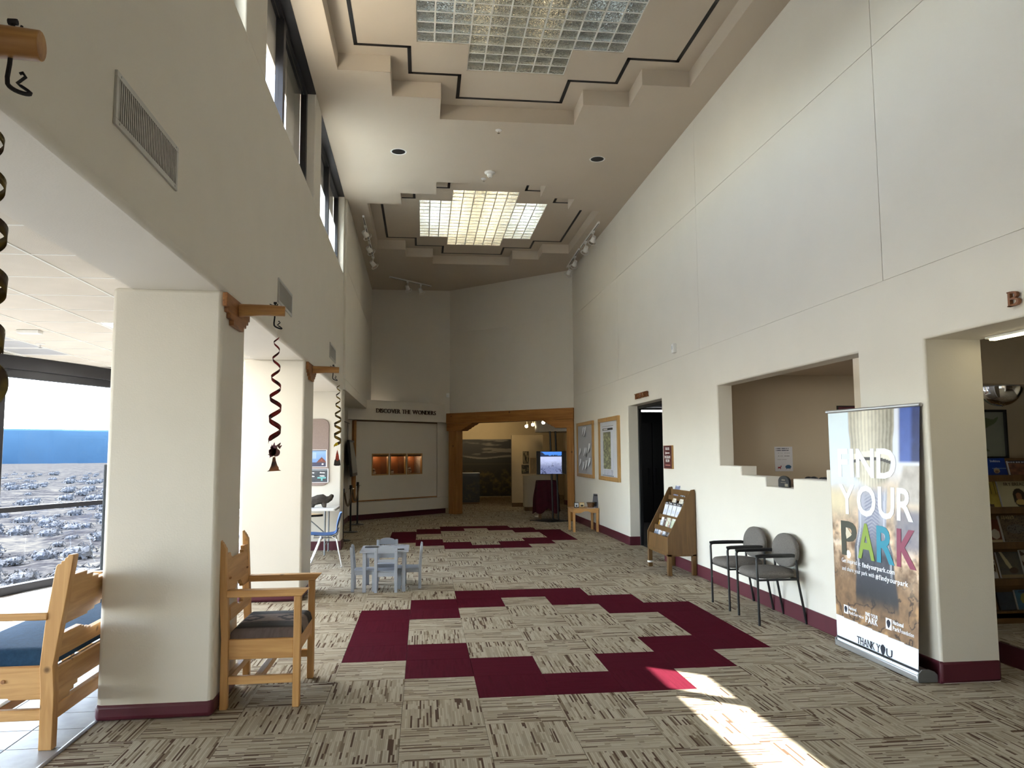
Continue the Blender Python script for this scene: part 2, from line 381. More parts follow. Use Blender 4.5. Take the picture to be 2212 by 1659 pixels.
# left wall above the lobby openings
LA = math.atan(.0095); LLOC = (-1.2456,0,0); LRZ = PI/2+LA
LX = lambda y: -1.2456-.0095*y
SOF, SILL = 2.68, 4.70
bl = MB().box(-4, 13.36, 0, .56, SOF, SILL-.004)
o = bl.build('wall_left', M['paint'], loc=LLOC, rz=LRZ); struct(o, 'white plaster beam wall over the lobby openings on the left')
e = o.data.attributes.new('bevel_weight_edge', 'FLOAT', 'EDGE')
for ed in o.data.edges:
    p, q = (o.data.vertices[i].co for i in ed.vertices)
    if p.z < 3 and q.z < 3 and abs(p.y) < .01 and abs(q.y) < .01: e.data[ed.index].value = 1
bev(o, .03, 3, 'WEIGHT')
WIN = [(2.45,5.55),(6.30,9.36),(9.95,13.2)]
o = grid_wall('wall_left', [-4,2.45,5.55,6.30,9.36,9.95,13.2,13.36], [SILL,6.3], lambda u, z: any(a < u < b_ for a, b_ in WIN), .30, M['paint'], LLOC, LRZ, bevel=.012)
struct(o, 'upper left wall with clerestory windows under the ceiling')
# far stretch of the left wall, over the stanchions
FA = math.atan(.0075); FL = (-1.335+.0075*13.4-.001, 0, 0)
f1 = MB().box(13.36, 21.2, 0, .5, 2.72, 2.9).box(13.362, 21.2, 0, .5, 2.905, 4.85).box(13.36, 21.2, 0, .5, 4.855, 6.3).box(13.37, 21.2, .01, .49, 2.8, 6.2)
o = f1.build('wall_left', M['paint'], loc=FL, rz=PI/2+FA, bevel=.004); struct(o, 'far end of the left wall above the roped corner')
# pillars
def pillar(y0, y1, label):
    b = MB().box(y0, y1, 0, .68, 0, SOF+.01); o = b.build('wall_left', M['paint'], loc=LLOC, rz=LRZ); bev(o, .028, 3); struct(o, label)
    b = MB().box(y0-.009, y1+.009, -.009, .689, 0, .106); q = b.build('baseboard_left', M['maroon'], loc=LLOC, rz=LRZ); bev(q, .03, 3); struct(q, 'maroon vinyl base around '+label)
pillar(5.10, 5.76, 'square white pillar behind the wooden armchair')
pillar(8.86, 9.62, 'square white pillar with the red spinner hanging before it')
pillar(1.55, 2.22, 'square white pillar nearest the camera at left')
# lobby end wall with tackboard, side wall under the beam
struct(MB().box(-3.30, -1.385, 13.40, 13.85, 0, 2.9).build('wall_back', M['paint'], bevel=.02), 'white lobby end wall with the tackboard')
struct(MB().box(-3.32, -1.376, 13.391, 13.86, 0, .15).build('baseboard_back', M['maroon']), 'maroon vinyl base of the lobby end wall')
struct(MB().box(-2.0, -1.79, 13.85, 19.2, 0, 2.75).build('wall_left', M['paint']), 'shaded side wall with the hanging screen behind the rope stanchions')
struct(MB().box(-1.8, -1.78, 13.86, 19.1, 0, .12).build('baseboard_left', M['maroon']), 'maroon vinyl base behind the rope stanchions')
# end walls
EXA = math.atan2(2.13, 2.42); BCA = math.atan2(18.1-20.847, 3.607-.708)
struct(MB().box(-1.6, .72, 20.84, 21.1, 2.6, 4.852).box(-1.6, .72, 20.85, 21.1, 4.85, 4.86).box(-1.6, .72, 20.84, 21.1, 4.857, 6.3).build('wall_back', M['paint']), 'dim upper end wall above the exhibit alcove')
BL = math.hypot(2.899, 2.747)
def BCF(mb, name, mats, label=None, **k):
    o = mb.build(name, mats, loc=(.708,20.847,0), rz=BCA, **k)
    return o
struct(BCF(MB().box(-.02, BL+.1, 0, .3, 2.69, 2.944).box(-.02, BL+.1, .008, .3, 2.94, 2.955).box(-.02, BL+.1, 0, .3, 2.951, 4.862).box(-.02, BL+.1, .008, .3, 4.86, 4.872).box(-.02, BL+.1, 0, .3, 4.869, 6.3), 'wall_back', M['paint']), 'angled end wall above the timber portal')
for a, b_, zz in ((-18.1,-13.24,0),(-11.28,-5.12,0)):
    struct(MB().box(a+.0, b_, -.009, .19, 0, .15).build('baseboard_right', M['maroon'], loc=RR, rz=RZ, bevel=.004), 'maroon vinyl base along the right wall')
struct(MB().box(RX-.009, RX+.452, 5.111, 5.4, 0, .15).build('baseboard_right', M['maroon'], bevel=.02), 'maroon vinyl base turning into the bookstore opening')
struct(MB().box(RX, RX+.2, 13.231, 13.4, 0, .15).build('baseboard_right', M['maroon']), 'maroon vinyl base in the theater doorway')
# ---------------------------------------------------------------- ceiling with stepped coffers
XS = (-1.005,-.40,.207,2.025,2.63,3.225); HS = (1.535,2.14,2.745)
YCS = (-.71,7.19,15.09)
def in_coffer(x, y):
    for yc in YCS:
        d = abs(y-yc)
        if XS[2] < x < XS[3] and d < HS[2]: return True
        if XS[1] < x < XS[4] and d < HS[1]: return True
        if XS[0] < x < XS[5] and d < HS[0]: return True
    return False
ys = sorted([-4,21.4]+[yc+s*h for yc in YCS for s in (-1,1) for h in HS]); ys = [y for y in ys if -4 <= y <= 21.4]
o = grid_wall('ceiling', [-1.75]+list(XS)+[3.8], ys, in_coffer, .205, M['ceil'], (0,0,ZC), 0, bevel=.004, plan=True)
struct(o, 'cream plaster ceiling cut by stepped coffers')
ZU = ZC+.205
def in_glass(x, y):
    for yc in YCS[1:]:
        d = abs(y-yc)
        if .51 < x < 1.71 and d < 1.8: return True
        if -.09 < x < 2.31 and d < 1.2: return True
    return False
ys = sorted([-4,21.4]+[yc+s*h for yc in YCS[1:] for s in (-1,1) for h in (1.2,1.8)])
o = grid_wall('ceiling', [-1.75,-.09,.51,1.71,2.31,3.8], ys, in_glass, .12, M['ceil'], (0,0,ZU), 0, bevel=.003, plan=True)
struct(o, 'upper coffer ceiling around the glass block skylights')
def plus(yc, d, xs=XS, hs=HS):
    x0,x1,x2,x3,x4,x5 = xs; a,b_,c = (h-d for h in hs); x0+=d;x1+=d;x2+=d;x3-=d;x4-=d;x5-=d
    p = [(x0,-a),(x1,-a),(x1,-b_),(x2,-b_),(x2,-c),(x3,-c),(x3,-b_),(x4,-b_),(x4,-a),(x5,-a)]
    p = p+[(x,-y) for x, y in reversed(p)]
    return [(x,y+yc) for x, y in p]
for k, yc in enumerate(YCS):
    pts = plus(yc, .222); mb = MB(); W_ = .022
    for i in range(len(pts)):
        (xa,ya),(xb,yb) = pts[i], pts[(i+1)%len(pts)]
        mb.box(min(xa,xb)-W_, max(xa,xb)+W_, min(ya,yb)-W_, max(ya,yb)+W_, ZU-.004, ZU+.01)
    struct(mb.build('trim_%d' % (k+2), M['black'], smooth=0), 'black stepped shadow line around ceiling coffer')
# skylights: glass blocks in a white grid under a lamp shaft
def glassblock():
    m, nt, b = _m('glass_block'); b.inputs['Base Color'].default_value = (.93,.96,.93,1); b.inputs['Roughness'].default_value = .03
    b.inputs['Transmission Weight'].default_value = 1; b.inputs['IOR'].default_value = 1.35
    tc = nt.nodes.new('ShaderNodeTexCoord'); oi = nt.nodes.new('ShaderNodeObjectInfo')
    ad = nt.nodes.new('ShaderNodeVectorMath'); ad.operation = 'ADD'; L(nt, tc.outputs['Object'], ad.inputs[0]); L(nt, math_n(nt, 'MULTIPLY', oi.outputs['Random'], 9.0), ad.inputs[1])
    n = N(nt, 'ShaderNodeTexNoise', Scale=30, Detail=1.5, Distortion=1.2); L(nt, ad.outputs[0], n.inputs['Vector'])
    bp = N(nt, 'ShaderNodeBump', Strength=1.0, Distance=.03); L(nt, n.outputs[0], bp.inputs['Height']); L(nt, bp.outputs[0], b.inputs['Normal']); return m
M['gblock'] = glassblock()
M['gridwhite'] = plain('grout_white', (.74,.74,.70), .5)
M['shaft'] = plain('shaft_paint', (.50,.48,.44), .8); M['shaftdim'] = plain('shaft_dimmed', (.07,.07,.07), .8)  # near shaft uses a darkened copy so its skylight looks dim
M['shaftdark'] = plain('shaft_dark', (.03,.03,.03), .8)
TUBES = [(emit('warm_tube', (1,.80,.50), a), emit('cool_tube', (.80,.93,1), a)) for a in (TUBE_NEAR, TUBE_FAR)]
gb = MB().box(-.0905,.0905,-.0905,.0905,-.03,.03).mesh('glass_block', M['gblock'], .5)
for nm, yc, lab in (('skylight', YCS[1], 'glass block skylight in the ceiling coffer nearest the camera'), ('skylight', YCS[2], 'brightly glowing glass block skylight in the far ceiling coffer')):
    t = thing(nm, lab, 'skylight', (1.11, yc, ZU))
    grid = MB()
    cells = [(i,j) for i in range(12) for j in range(18) if 3 <= i < 9 or 3 <= j < 15]
    for i, j in cells:
        x, y = -1.2+.2*i+.1, -1.8+.2*j+.1
        o = link('glass_block', gb, t); o.location = (x, y, .045); bb = None
        for (xa,xb,ya,yb) in ((x-.1,x-.0915,y-.1,y+.1),(x+.0915,x+.1,y-.1,y+.1),(x-.0915,x+.0915,y-.1,y-.0915),(x-.0915,x+.0915,y+.0915,y+.1)): grid.box(xa,xb,ya,yb,.01,.075)
    grid.build('grout_grid', M['gridwhite'], t, smooth=0)
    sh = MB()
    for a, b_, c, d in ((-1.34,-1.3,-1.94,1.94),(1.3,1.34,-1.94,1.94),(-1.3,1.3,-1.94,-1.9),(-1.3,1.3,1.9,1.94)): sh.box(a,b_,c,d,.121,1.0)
    sh.build('lamp_shaft', M['shaftdim' if yc < 10 else 'shaft'], t, smooth=0)
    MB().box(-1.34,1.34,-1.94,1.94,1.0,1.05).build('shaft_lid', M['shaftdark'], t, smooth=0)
    for x, y0, y1, mt in ((-.42,-1.7,1.7,0),(.28,-1.7,1.7,0),(-.88,-1.0,1.1,1),(.98,-1.0,1.1,1)):
        MB().cyl((x,y0,.62),(x,y1,.62),.045,n=10).build('lamp_tube', TUBES[0 if yc < 10 else 1][mt], t)
# ---------------------------------------------------------------- clerestory windows
def clerestory(n, a, b_, mul, lab, film=None, shut=None):
    t = thing('window_%d' % n, lab, 'window', LLOC, LRZ); t['kind'] = 'structure'
    f = MB(); y0, y1 = .10, .17; F = .055
    f.box(a, b_, y0, y1, ZC-.07, ZC).box(a, b_, y0, y1, SILL, SILL+.03).box(a, a+F, y0, y1, SILL+.03, ZC-.07).box(b_-.10, b_, y0, y1, SILL+.03, ZC-.07).box(mul-.06, mul+.06, y0-.01, y1, SILL+.03, ZC-.07)
    f.box(a, b_, .0, .10, ZC-.012, ZC-.002)
    f.build('window_frame', M['frame'], t, smooth=0)
    for p, q in ((a+F, mul-.06), (mul+.06, b_-.10)): MB().box(p, q, .13, .138, SILL+.03, ZC-.07).build('pane', M['glass'], t, smooth=0)
    MB().box(a+F, b_-.10, .18, .184, 5.515, ZC-.02).build('shade', M['shade'], t, smooth=0)
    if shut: MB().box(shut, b_-.10, .174, .178, SILL, ZC-.02).build('shade', M['shade'], t, smooth=0)
    if film: MB().box(a+F, b_-.10, .142, .146, SILL+.03, 5.52).build('added_sun_film', M['film'], t, smooth=0)  # diffusing film added to keep direct sun off the carpet
    return t
m, nt, b = _m('added_sun_film'); b.inputs['Base Color'].default_value = (.82,.85,.86,1); b.inputs['Roughness'].default_value = .9
tl = nt.nodes.new('ShaderNodeBsdfTranslucent'); tl.inputs[0].default_value = (.85,.87,.86,1); mxs = nt.nodes.new('ShaderNodeMixShader'); mxs.inputs[0].default_value = .8
L(nt, b.outputs[0], mxs.inputs[1]); L(nt, tl.outputs[0], mxs.inputs[2]); L(nt, mxs.outputs[0], nt.nodes['Material Output'].inputs[0]); M['film'] = m
m, nt, b = _m('shade_cloth2'); b.inputs['Base Color'].default_value = (.50,.47,.43,1); b.inputs['Roughness'].default_value = .9
tl = nt.nodes.new('ShaderNodeBsdfTranslucent'); tl.inputs[0].default_value = (.16,.145,.13,1); mxs = nt.nodes.new('ShaderNodeMixShader'); mxs.inputs[0].default_value = .5
L(nt, b.outputs[0], mxs.inputs[1]); L(nt, tl.outputs[0], mxs.inputs[2]); L(nt, mxs.outputs[0], nt.nodes['Material Output'].inputs[0]); M['shade'] = m
clerestory(1, 2.45, 5.55, 4.0, 'clerestory window above the nearest left pillars', film=True)
clerestory(2, 6.30, 9.36, 7.65, 'tall clerestory window nearest the camera under the ceiling at left', shut=8.30)
clerestory(3, 9.95, 13.2, 11.7, 'far clerestory window beyond the white pier at left', film=True)
# ---------------------------------------------------------------- lobby glazing, ceiling
WP = Vector((-4.89,9.49,0)); WD = Vector((.64,1.66,0)).normalized(); WRZ = math.atan2(WD.y, WD.x)
# local x runs along the window wall away from the camera, local y = outward (left of travel)
t = thing('window_4', 'big dark framed lobby window looking out on the scrubland and mesa', 'window', WP, WRZ); t['kind'] = 'structure'
fr = MB(); a0, a1 = -14.5, 4.25
fr.box(a0, a1, -.03, .12, 2.64, 2.80).box(a0, a1, 0, .09, 2.545, 2.65).box(a0, a1, 0, .09, 0, .10)
for s in [-.02+2.7*k for k in range(-5, 2)]: fr.box(s-.10, s+.10, -.02, .12, .10, 2.64)
fr.build('window_frame', M['frame'], t, bevel=.006)
rl = MB()
for k in range(-5, 1): rl.box(-.02+2.7*k+.10, -.02+2.7*(k+1)-.10, .005, .065, .955, 1.015)
rl.build('rail', M['frame'], t, smooth=0)
for k in range(-5, 2): MB().box(-.02+2.7*k+.10, -.02+2.7*(k+1)-.10, .03, .038, .1, 2.545).build('pane', M['glass'], t, smooth=0)
M['tile_c'] = plain('ceiling_tile', (.70,.645,.555), .9, var=.04, scale=3, bump=.25, bscale=160, spec=.1)
M['tbar'] = plain('ceiling_grid', (.82,.80,.74), .4)
ZL = 2.806
lc = struct(MB().prism([(WX(-4)-.25,-4),(-1.80,-4),(-1.80,13.5),(WX(13.5)-.25,13.5)], 'z', ZL+.03, ZL+.2).build('ceiling', M['ceil']), 'suspended lobby ceiling of square cream tiles')
ct = MB().box(0, .603, 0, .603, 0, .015).mesh('ceiling_tile', M['tile_c'], 0)
gx0, gy0 = -2.315, 5.36; tb = MB(); far_c = MB(); lamps = {(0,3),(0,4),(3,4),(3,5),(3,6),(1,8)}
for i in range(-1, 9):
    for j in range(-15, 14):
        x1, y0 = gx0-.6096*i, gy0+.6096*j
        if (i,j) in lamps: continue
        x0c, x1c = x1-.6063, min(x1-.0033, -1.83)
        if x1c-x0c < .05: continue
        if x0c < WX(y0+.3)-.35: continue
        if i >= 0 and -3 <= j <= 11 and i <= 5: o = link('ceiling_tile', ct, lc); o.location = (x0c, y0+.0033, ZL)
        else: far_c.box(x0c, x1c, y0+.0033, y0+.6063, ZL, ZL+.015)
for i in range(-1, 8): tb.box(gx0-.6096*i-.008, gx0-.6096*i+.008, -4, min(13.4, 9.6+(gx0-.6096*i+4.89)/.3855), ZL-.004, ZL+.028)
for j in range(-15, 14): tb.box(WX(gy0+.6096*j)-.1, -1.83, gy0+.6096*j-.008, gy0+.6096*j+.008, ZL-.003, ZL+.027)
tag(far_c.build('ceiling_tiles', M['tile_c'], lc, smooth=0), kind='stuff')
tb.build('ceiling_grid', M['tbar'], lc, smooth=0)
M['diff_on'] = emit('lit_diffuser', (1,.96,.88), LOBBY); M['diff_off'] = plain('unlit_diffuser', (.55,.55,.55), .35)
LAMPS = (((0,3),1,'bright white lobby ceiling panel light just left of the near pillar'),((0,4),1,'added light panel hidden behind the near pillar to brighten the lobby'),((3,4),0,'dull grey ceiling panel nearest the left edge over the window'),((3,5),0,'unlit grey ceiling panel light above the lobby window, nearer half'),((3,6),0,'unlit grey ceiling panel light above the lobby window, farther half'),((1,8),1,'added unseen light panel brightening the lobby between the two pillars'))  # the two hidden lit panels are added to brighten lobby surfaces
for (i,j), on, lab in LAMPS:
    x1, y0 = gx0-.6096*i, gy0+.6096*j
    t = thing('ceiling_light', lab, 'ceiling light', (x1-.6063, y0+.0033, ZL))
    MB().box(.03,.573,.03,.573,.004,.012).build('diffuser', M['diff_on' if on else 'diff_off'], t, smooth=0)
    MB().box(0,.603,0,.03,0,.015).box(0,.603,.573,.603,0,.015).box(0,.03,.03,.573,0,.015).box(.573,.603,.03,.573,0,.015).build('frame', M['white'], t, smooth=0)
M['roof'] = plain('tan_roof', (.62,.52,.38), .9, var=.08)
# shell behind the camera with an added glazed opening, and outer roof
struct(grid_wall('wall_front', [-9,-1.2,3.3,9], [-.1,.0,2.7,6.5], lambda u, z: -1.2 < u < 3.3 and 0 < z < 2.7, .3, M['paint'], (0,-4,0), 0, bevel=0, y0=-.3), 'wall behind the camera with an added opening for sky light')
t = thing('window_5', 'added unseen glazing behind the camera letting in sky light', 'window', (-1.2,-4.15,0)); t['kind'] = 'structure'  # unseen entrance, added to light faces turned toward the camera
f = MB().box(0,4.5,-.05,.05,2.62,2.7).box(0,4.5,-.05,.05,0,.06)
for x in (0,1.1,2.2,3.3,4.42): f.box(x,x+.08,-.05,.05,.06,2.62)
f.build('window_frame', M['frame'], t, smooth=0)
for x in (.08,1.18,2.28,3.38): MB().box(x,x+1.02,-.004,.004,.06,2.62).build('pane', M['addedglass'], t, smooth=0)
struct(MB().box(-14, 14, -40, -4.3, -.3, -.02).build('ground', plain('added_paving', (.34,.33,.31), .9)), 'added paving outside the made-up entrance behind the camera')  # unseen ground slab added along with the entrance glazing
struct(MB().prism([(WX(-4)-.35,-4),(-1.7,-4),(-1.7,13.8),(WX(13.8)-.35,13.8)], 'z', 3.01, 3.15).build('ceiling', M['roof']), 'flat roof over the lobby')
# ---------------------------------------------------------------- rooms behind the right wall
M['room'] = plain('tan_room_paint', (.52,.44,.33), .8, var=.01)
M['dark'] = plain('theater_black', (.012,.014,.016), .7)
struct(MB().box(3.78, 8.2, 9.62, 9.75, 0, 2.8).build('wall_back', M['room']), 'tan wall of the information desk room')
struct(MB().box(8.1, 8.2, 5.0, 9.62, 0, 2.8).build('wall_right', M['room']), 'side wall of the information desk room')
t = thing('ceiling_light', 'added unseen light panel brightening the information desk room', 'ceiling light', (5.6, 7.9, 2.61))  # unseen lamp added to brighten the desk room
MB().box(-.6,.6,-.3,.3,-.03,.008).build('housing', M['white'], t, smooth=0); MB().box(-.57,.57,-.27,.27,-.034,-.030).build('diffuser', emit('added_desk_glow', (1,.95,.85), DESK), t, smooth=0)
struct(MB().box(3.79, 8.2, 6.80, 9.62, 2.62, 2.7).build('ceiling', M['ceil']), 'low ceiling of the information desk room')
struct(MB().box(4.04, 8.2, 6.66, 6.80, 0, 2.8).build('wall_back', M['room']), 'tan bookstore wall behind the bookcase')
struct(MB().box(4.04, 8.2, -2, 6.66, 2.62, 2.7).build('ceiling', M['ceil']), 'bookstore ceiling')
struct(MB().box(8.1, 8.2, -2.1, 6.66, 0, 2.8).box(4.04,8.2,-2.1,-2,0,2.8).build('wall_right', M['room']), 'far bookstore wall')
struct(MB().box(4.42, 8.1, 5.72, 6.66, 2.151, 2.62).build('wall_back', M['room'], bevel=.01), 'tan bulkhead over the bookcase carrying the mirror dome')
struct(MB().box(4.41, 8.1, 4.2, 6.66, .0, .158).build('floor', M['carpet']), 'low carpeted platform under the bookcase')
struct(MB().box(4.395, 4.41, 4.2, 6.66, 0, .15).build('baseboard_right', M['maroon']), 'maroon riser of the bookstore platform')
# theatre vestibule
M['theatc'] = plain('theater_carpet', (.03,.028,.026), .95)
struct(MB().box(3.79, 8, 17.5, 17.6, 0, 2.6).box(7.9,8,11.0,17.6,0,2.6).box(3.79,8,11.0,11.1,0,2.6).box(3.79,8,11.0,17.6,2.5,2.6).box(3.79,3.83,13.24,17.6,0,2.6).build('wall_right', M['dark'], smooth=0), 'black walls of the theater seen through its doorway')
struct(MB().box(3.79, 8, 11.1, 17.5, -.02, .002).build('floor', M['theatc'], smooth=0), 'dark theater carpet')
struct(MB().box(3.775, 3.83, 13.19, 13.25, 0, 2.43).box(3.775,3.83,11.27,11.33,0,2.43).box(3.775,3.83,11.27,13.25,2.38,2.43).build('trim_6', M['black'], bevel=.004), 'black steel door frame of the theater doorway')
t = thing('door_1', 'black double door at the back of the theater', 'door', (4.35,17.49,0)); t['kind'] = 'structure'
for x in (0, .96):
    MB().box(x+.005,x+.95,-.05,0,.01,2.3).build('door_leaf', M['black'], t, bevel=.004)
    MB().box(x+(.84 if x == 0 else .06),x+(.88 if x == 0 else .10),-.10,-.051,.9,1.25).build('door_handle', M['blackmetal'], t, smooth=0)
t = thing('ceiling_light', 'bright white strip light inside the dark theater doorway', 'ceiling light', (4.62, 15.2, 2.46))
MB().box(-.6,.6,-.16,.16,0,.039).build('housing', M['white'], t, smooth=0)
MB().box(-.57,.57,-.14,.14,-.02,0).build('diffuser', emit('theater_strip', (1,1,1), 5.0), t, smooth=0)
# ---------------------------------------------------------------- lettering and prints
SERIF = {'D':[(.12,0),(.12,1)],'I':[(.5,0),(.5,1)],'T':[(.5,0)],'H':[(.12,0),(.12,1),(.88,0),(.88,1)],'E':[(.1,0),(.1,1)],'R':[(.1,0),(.1,1),(.92,0)],'N':[(.08,0),(.08,1),(.9,1)],
         'V':[(.08,1),(.92,1)],'W':[(.06,1),(.5,1),(.94,1)],'A':[(.06,0),(.94,0)],'B':[(.1,0),(.1,1)],'K':[(.1,0),(.1,1),(.92,0),(.92,1)],'Y':[(.08,1),(.92,1),(.5,0)],'U':[(.1,1),(.9,1)],'P':[(.1,0),(.1,1)]}
_gl = {}
def glyph(ch, off=0.0):
    if (ch, off) not in _gl:
        cu = bpy.data.curves.new('glyph', 'FONT'); cu.body = ch; cu.size = 1.0; cu.fill_mode = 'BOTH'; cu.offset = off; cu.extrude = .5; cu.resolution_u = 3
        ob = bpy.data.objects.new('glyph', cu); COL.objects.link(ob)
        me = bpy.data.meshes.new_from_object(ob); v = [tuple(q.co) for q in me.vertices]; f = [tuple(p.vertices) for p in me.polygons]
        bpy.data.objects.remove(ob); bpy.data.curves.remove(cu); bpy.data.meshes.remove(me); _gl[ch, off] = (v, f)
    return _gl[ch, off]
def lettering(s, x0, x1, z, h, depth, mat, parent, y=0.0, name='letter', serif=False, off=0.0, join=False, slant=0):
    """letters standing in the local xz plane, facing -y, fitted between x0 and x1, cap height h"""
    SP = .30; adv = []; tot = 0; data = []
    for ch in s:
        if ch == ' ': data.append(None); adv.append(tot); tot += SP; continue
        v, f = glyph(ch, off); xs = [p[0] for p in v]; a, b_ = min(xs), max(xs); data.append((v, f, a, b_)); adv.append(tot); tot += (b_-a)+.085
    k = (x1-x0)/max(.01, tot-.085); cap = .69; big = MB(); outs = []
    for ch, d, t0 in zip(s, data, adv):
        if d is None: continue
        v, f, a, b_ = d; mb = MB(); ks = h/cap
        mb.add([(x0+(t0+p[0]-a)*k+slant*p[1]*ks, y+p[2]*depth-depth*.5, z+p[1]*ks) for p in v], f)
        if serif:
            for fx, fy in SERIF.get(ch, []):
                cx = x0+(t0+fx*(b_-a))*k; zz = z if fy == 0 else z+h; w_ = .16*h
                mb.box(cx-w_, cx+w_, y-depth, y, zz-(0 if fy == 0 else .075*h), zz+(.075*h if fy == 0 else 0))
        if join: big.v, big.f, big.m = big.v+mb.v, big.f+[tuple(i+len(big.v) for i in q) for q in mb.f], big.m+mb.m
        else: outs.append(mb.build(name, mat, parent, smooth=0))
    if join: return big.build(name, mat, parent, smooth=0)
    return outs
def printed(name, w_, h_, nx, ny, fn, mat, parent, loc=(0,0,0), rz=0, warp=None, back=True):
    """flat print: colour painted per vertex by fn(u, v) -> linear rgb, in the local xz plane facing -y"""
    u = np.linspace(0, 1, nx+1); v = np.linspace(0, 1, ny+1); U, V = np.meshgrid(u, v); U, V = U.ravel(), V.ravel()
    C = np.asarray(fn(U, V), float).reshape(-1, 3)
    Yv = warp(U, V) if warp is not None else np.zeros_like(U)
    vs = np.stack([U*w_, Yv, V*h_], 1)
    i, j = np.meshgrid(np.arange(nx), np.arange(ny)); a = (j*(nx+1)+i).ravel()
    fs = np.stack([a, a+1, a+nx+2, a+nx+1], 1)
    me = bpy.data.meshes.new(name); me.from_pydata(vs.tolist(), [], fs.tolist()); me.materials.append(mat)
    at = me.color_attributes.new('print', 'FLOAT_COLOR', 'POINT'); at.data.foreach_set('color', np.c_[np.clip(C, 0, 1), np.ones(len(C))].astype(np.float32).ravel())
    me.shade_smooth(); o = link(name, me, parent); o.location = loc; o.rotation_euler = (0,0,rz)
    return o
def vnoise(x, y, seed=0):
    """smooth value noise"""
    x, y = np.asarray(x, float), np.asarray(y, float); xi, yi = np.floor(x).astype(int), np.floor(y).astype(int); fx, fy = x-xi, y-yi
    fx, fy = fx*fx*(3-2*fx), fy*fy*(3-2*fy)
    h = lambda a, b_: np.modf(np.abs(np.sin(a*127.1+b_*311.7+seed*74.7)*43758.5453))[0]
    return (h(xi,yi)*(1-fx)+h(xi+1,yi)*fx)*(1-fy)+(h(xi,yi+1)*(1-fx)+h(xi+1,yi+1)*fx)*fy
def fbm(x, y, seed=0, o=4):
    s = 0; a = .5; t = 0
    for k in range(o): s = s+a*vnoise(x*2**k, y*2**k, seed+k); t += a; a *= .5
    return s/t
def mixc(c0, c1, t): t = np.clip(t, 0, 1)[:,None]; return np.asarray(c0)*(1-t)+np.asarray(c1)*t
def over(C, mask, c): m = np.clip(mask, 0, 1)[:,None]; return C*(1-m)+np.asarray(c)*m
def sstep(a, b_, x): t = np.clip((x-a)/(b_-a), 0, 1); return t*t*(3-2*t)
M['print'] = vcol('printed_sheet', .55); M['printgloss'] = vcol('printed_gloss', .35, coat=.3)
# ---------------------------------------------------------------- wooden armchair against the pillar
t = thing('armchair', 'honey pine armchair with a striped brown seat pad standing against the near pillar', 'chair', (-1.03, 5.555, 0))
def P_(pts): return [(x+1.03, z) for x, z in pts]
rear = P_([(-1.278,0),(-1.232,0),(-1.232,.44),(-1.246,.72),(-1.262,1.008),(-1.272,1.022),(-1.274,1.034),(-1.281,1.037),(-1.283,1.048),(-1.290,1.05),(-1.296,1.064),(-1.303,1.064),(-1.293,.66),(-1.278,.44)])
for a, b_ in ((-.342,-.290),(.290,.342)):
    MB().prism(rear, 'y', a, b_).build('leg', M['pine'], t, bevel=.005)
    MB().box(.202,.248,a,b_,0,.70).build('leg', M['pine'], t, bevel=.006)
    MB().prism(P_([(-1.25,.70),(-.777,.70),(-.735,.745),(-1.25,.745)]), 'y', a-.012, b_+.012).build('armrest', M['pinex'], t, bevel=.006)
    MB().box(-.202,.202,a+.010,b_-.010,.308,.432).build('side_rail', M['pinex'], t, bevel=.004)
    MB().box(-.202,.202,a+.010,b_-.010,.152,.204).build('stretcher', M['pinex'], t, bevel=.004)
MB().box(-.045,.0,-.29,.29,.158,.200).build('stretcher', M['piney'], t, bevel=.004)
MB().box(-.225,-.19,-.29,.29,.158,.204).build('stretcher', M['piney'], t, bevel=.004)
def step_board(y0, y1, z0, z1, top, bot):
    """board outline in yz: stepped notches top (list of (half width, depth)) and bottom"""
    p = [(y0,z0)]
    c = (y0+y1)/2
    for hw, d in bot: p += [(c-hw, p[-1][1]), (c-hw, z0+d)]
    for hw, d in reversed(bot): p += [(c+hw, z0+d), (c+hw, z0+d-(d-([q for q in bot if q[0] > hw] or [(0,0)])[-1][1]))]
    p += [(y1,z0),(y1,z1)]
    for hw, d in top: p += [(c+hw, p[-1][1]), (c+hw, z1-d)]
    for hw, d in reversed(top): p += [(c-hw, z1-d), (c-hw, z1-(([q for q in top if q[0] > hw] or [(0,0)])[-1][1]))]
    p += [(y0,z1)]; return p
def board(nm, poly, x, th, tilt, zr, parent, mat, bv=.004):
    mb = MB().prism(poly, 'x', -th/2, th/2); mb.xf(Matrix.Translation((x,0,zr)) @ Matrix.Rotation(tilt, 4, 'Y') @ Matrix.Translation((0,0,-zr))); return mb.build(nm, mat, parent, bevel=bv)
board('back_panel', step_board(-.29,.29,.70,.97,[(.21,-.0),(.19,.025),(.16,.045)],[(.11,.02),(.08,.04),(.05,.055)]), -.238, .028, -.06, .8, t, M['piney'])
board('back_rail', step_board(-.29,.29,.545,.63,[(.09,.012),(.06,.025)],[]), -.219, .028, -.04, .6, t, M['piney'])
board('front_rail', step_board(-.29,.29,.305,.425,[],[(.24,.015),(.21,.03)]), .225, .026, 0, .3, t, M['piney'])
MB().box(-.225,-.198,-.29,.29,.308,.428).build('rear_rail', M['piney'], t, bevel=.004)
for yy in (-.255,-.235,.235,.255):
    for zz in (.81,.59): MB().cyl((-.215-(zz-.59)*.05,yy,zz),(-.205-(zz-.59)*.05,yy,zz),.006,n=8).build('peg', M['corbel'], t)
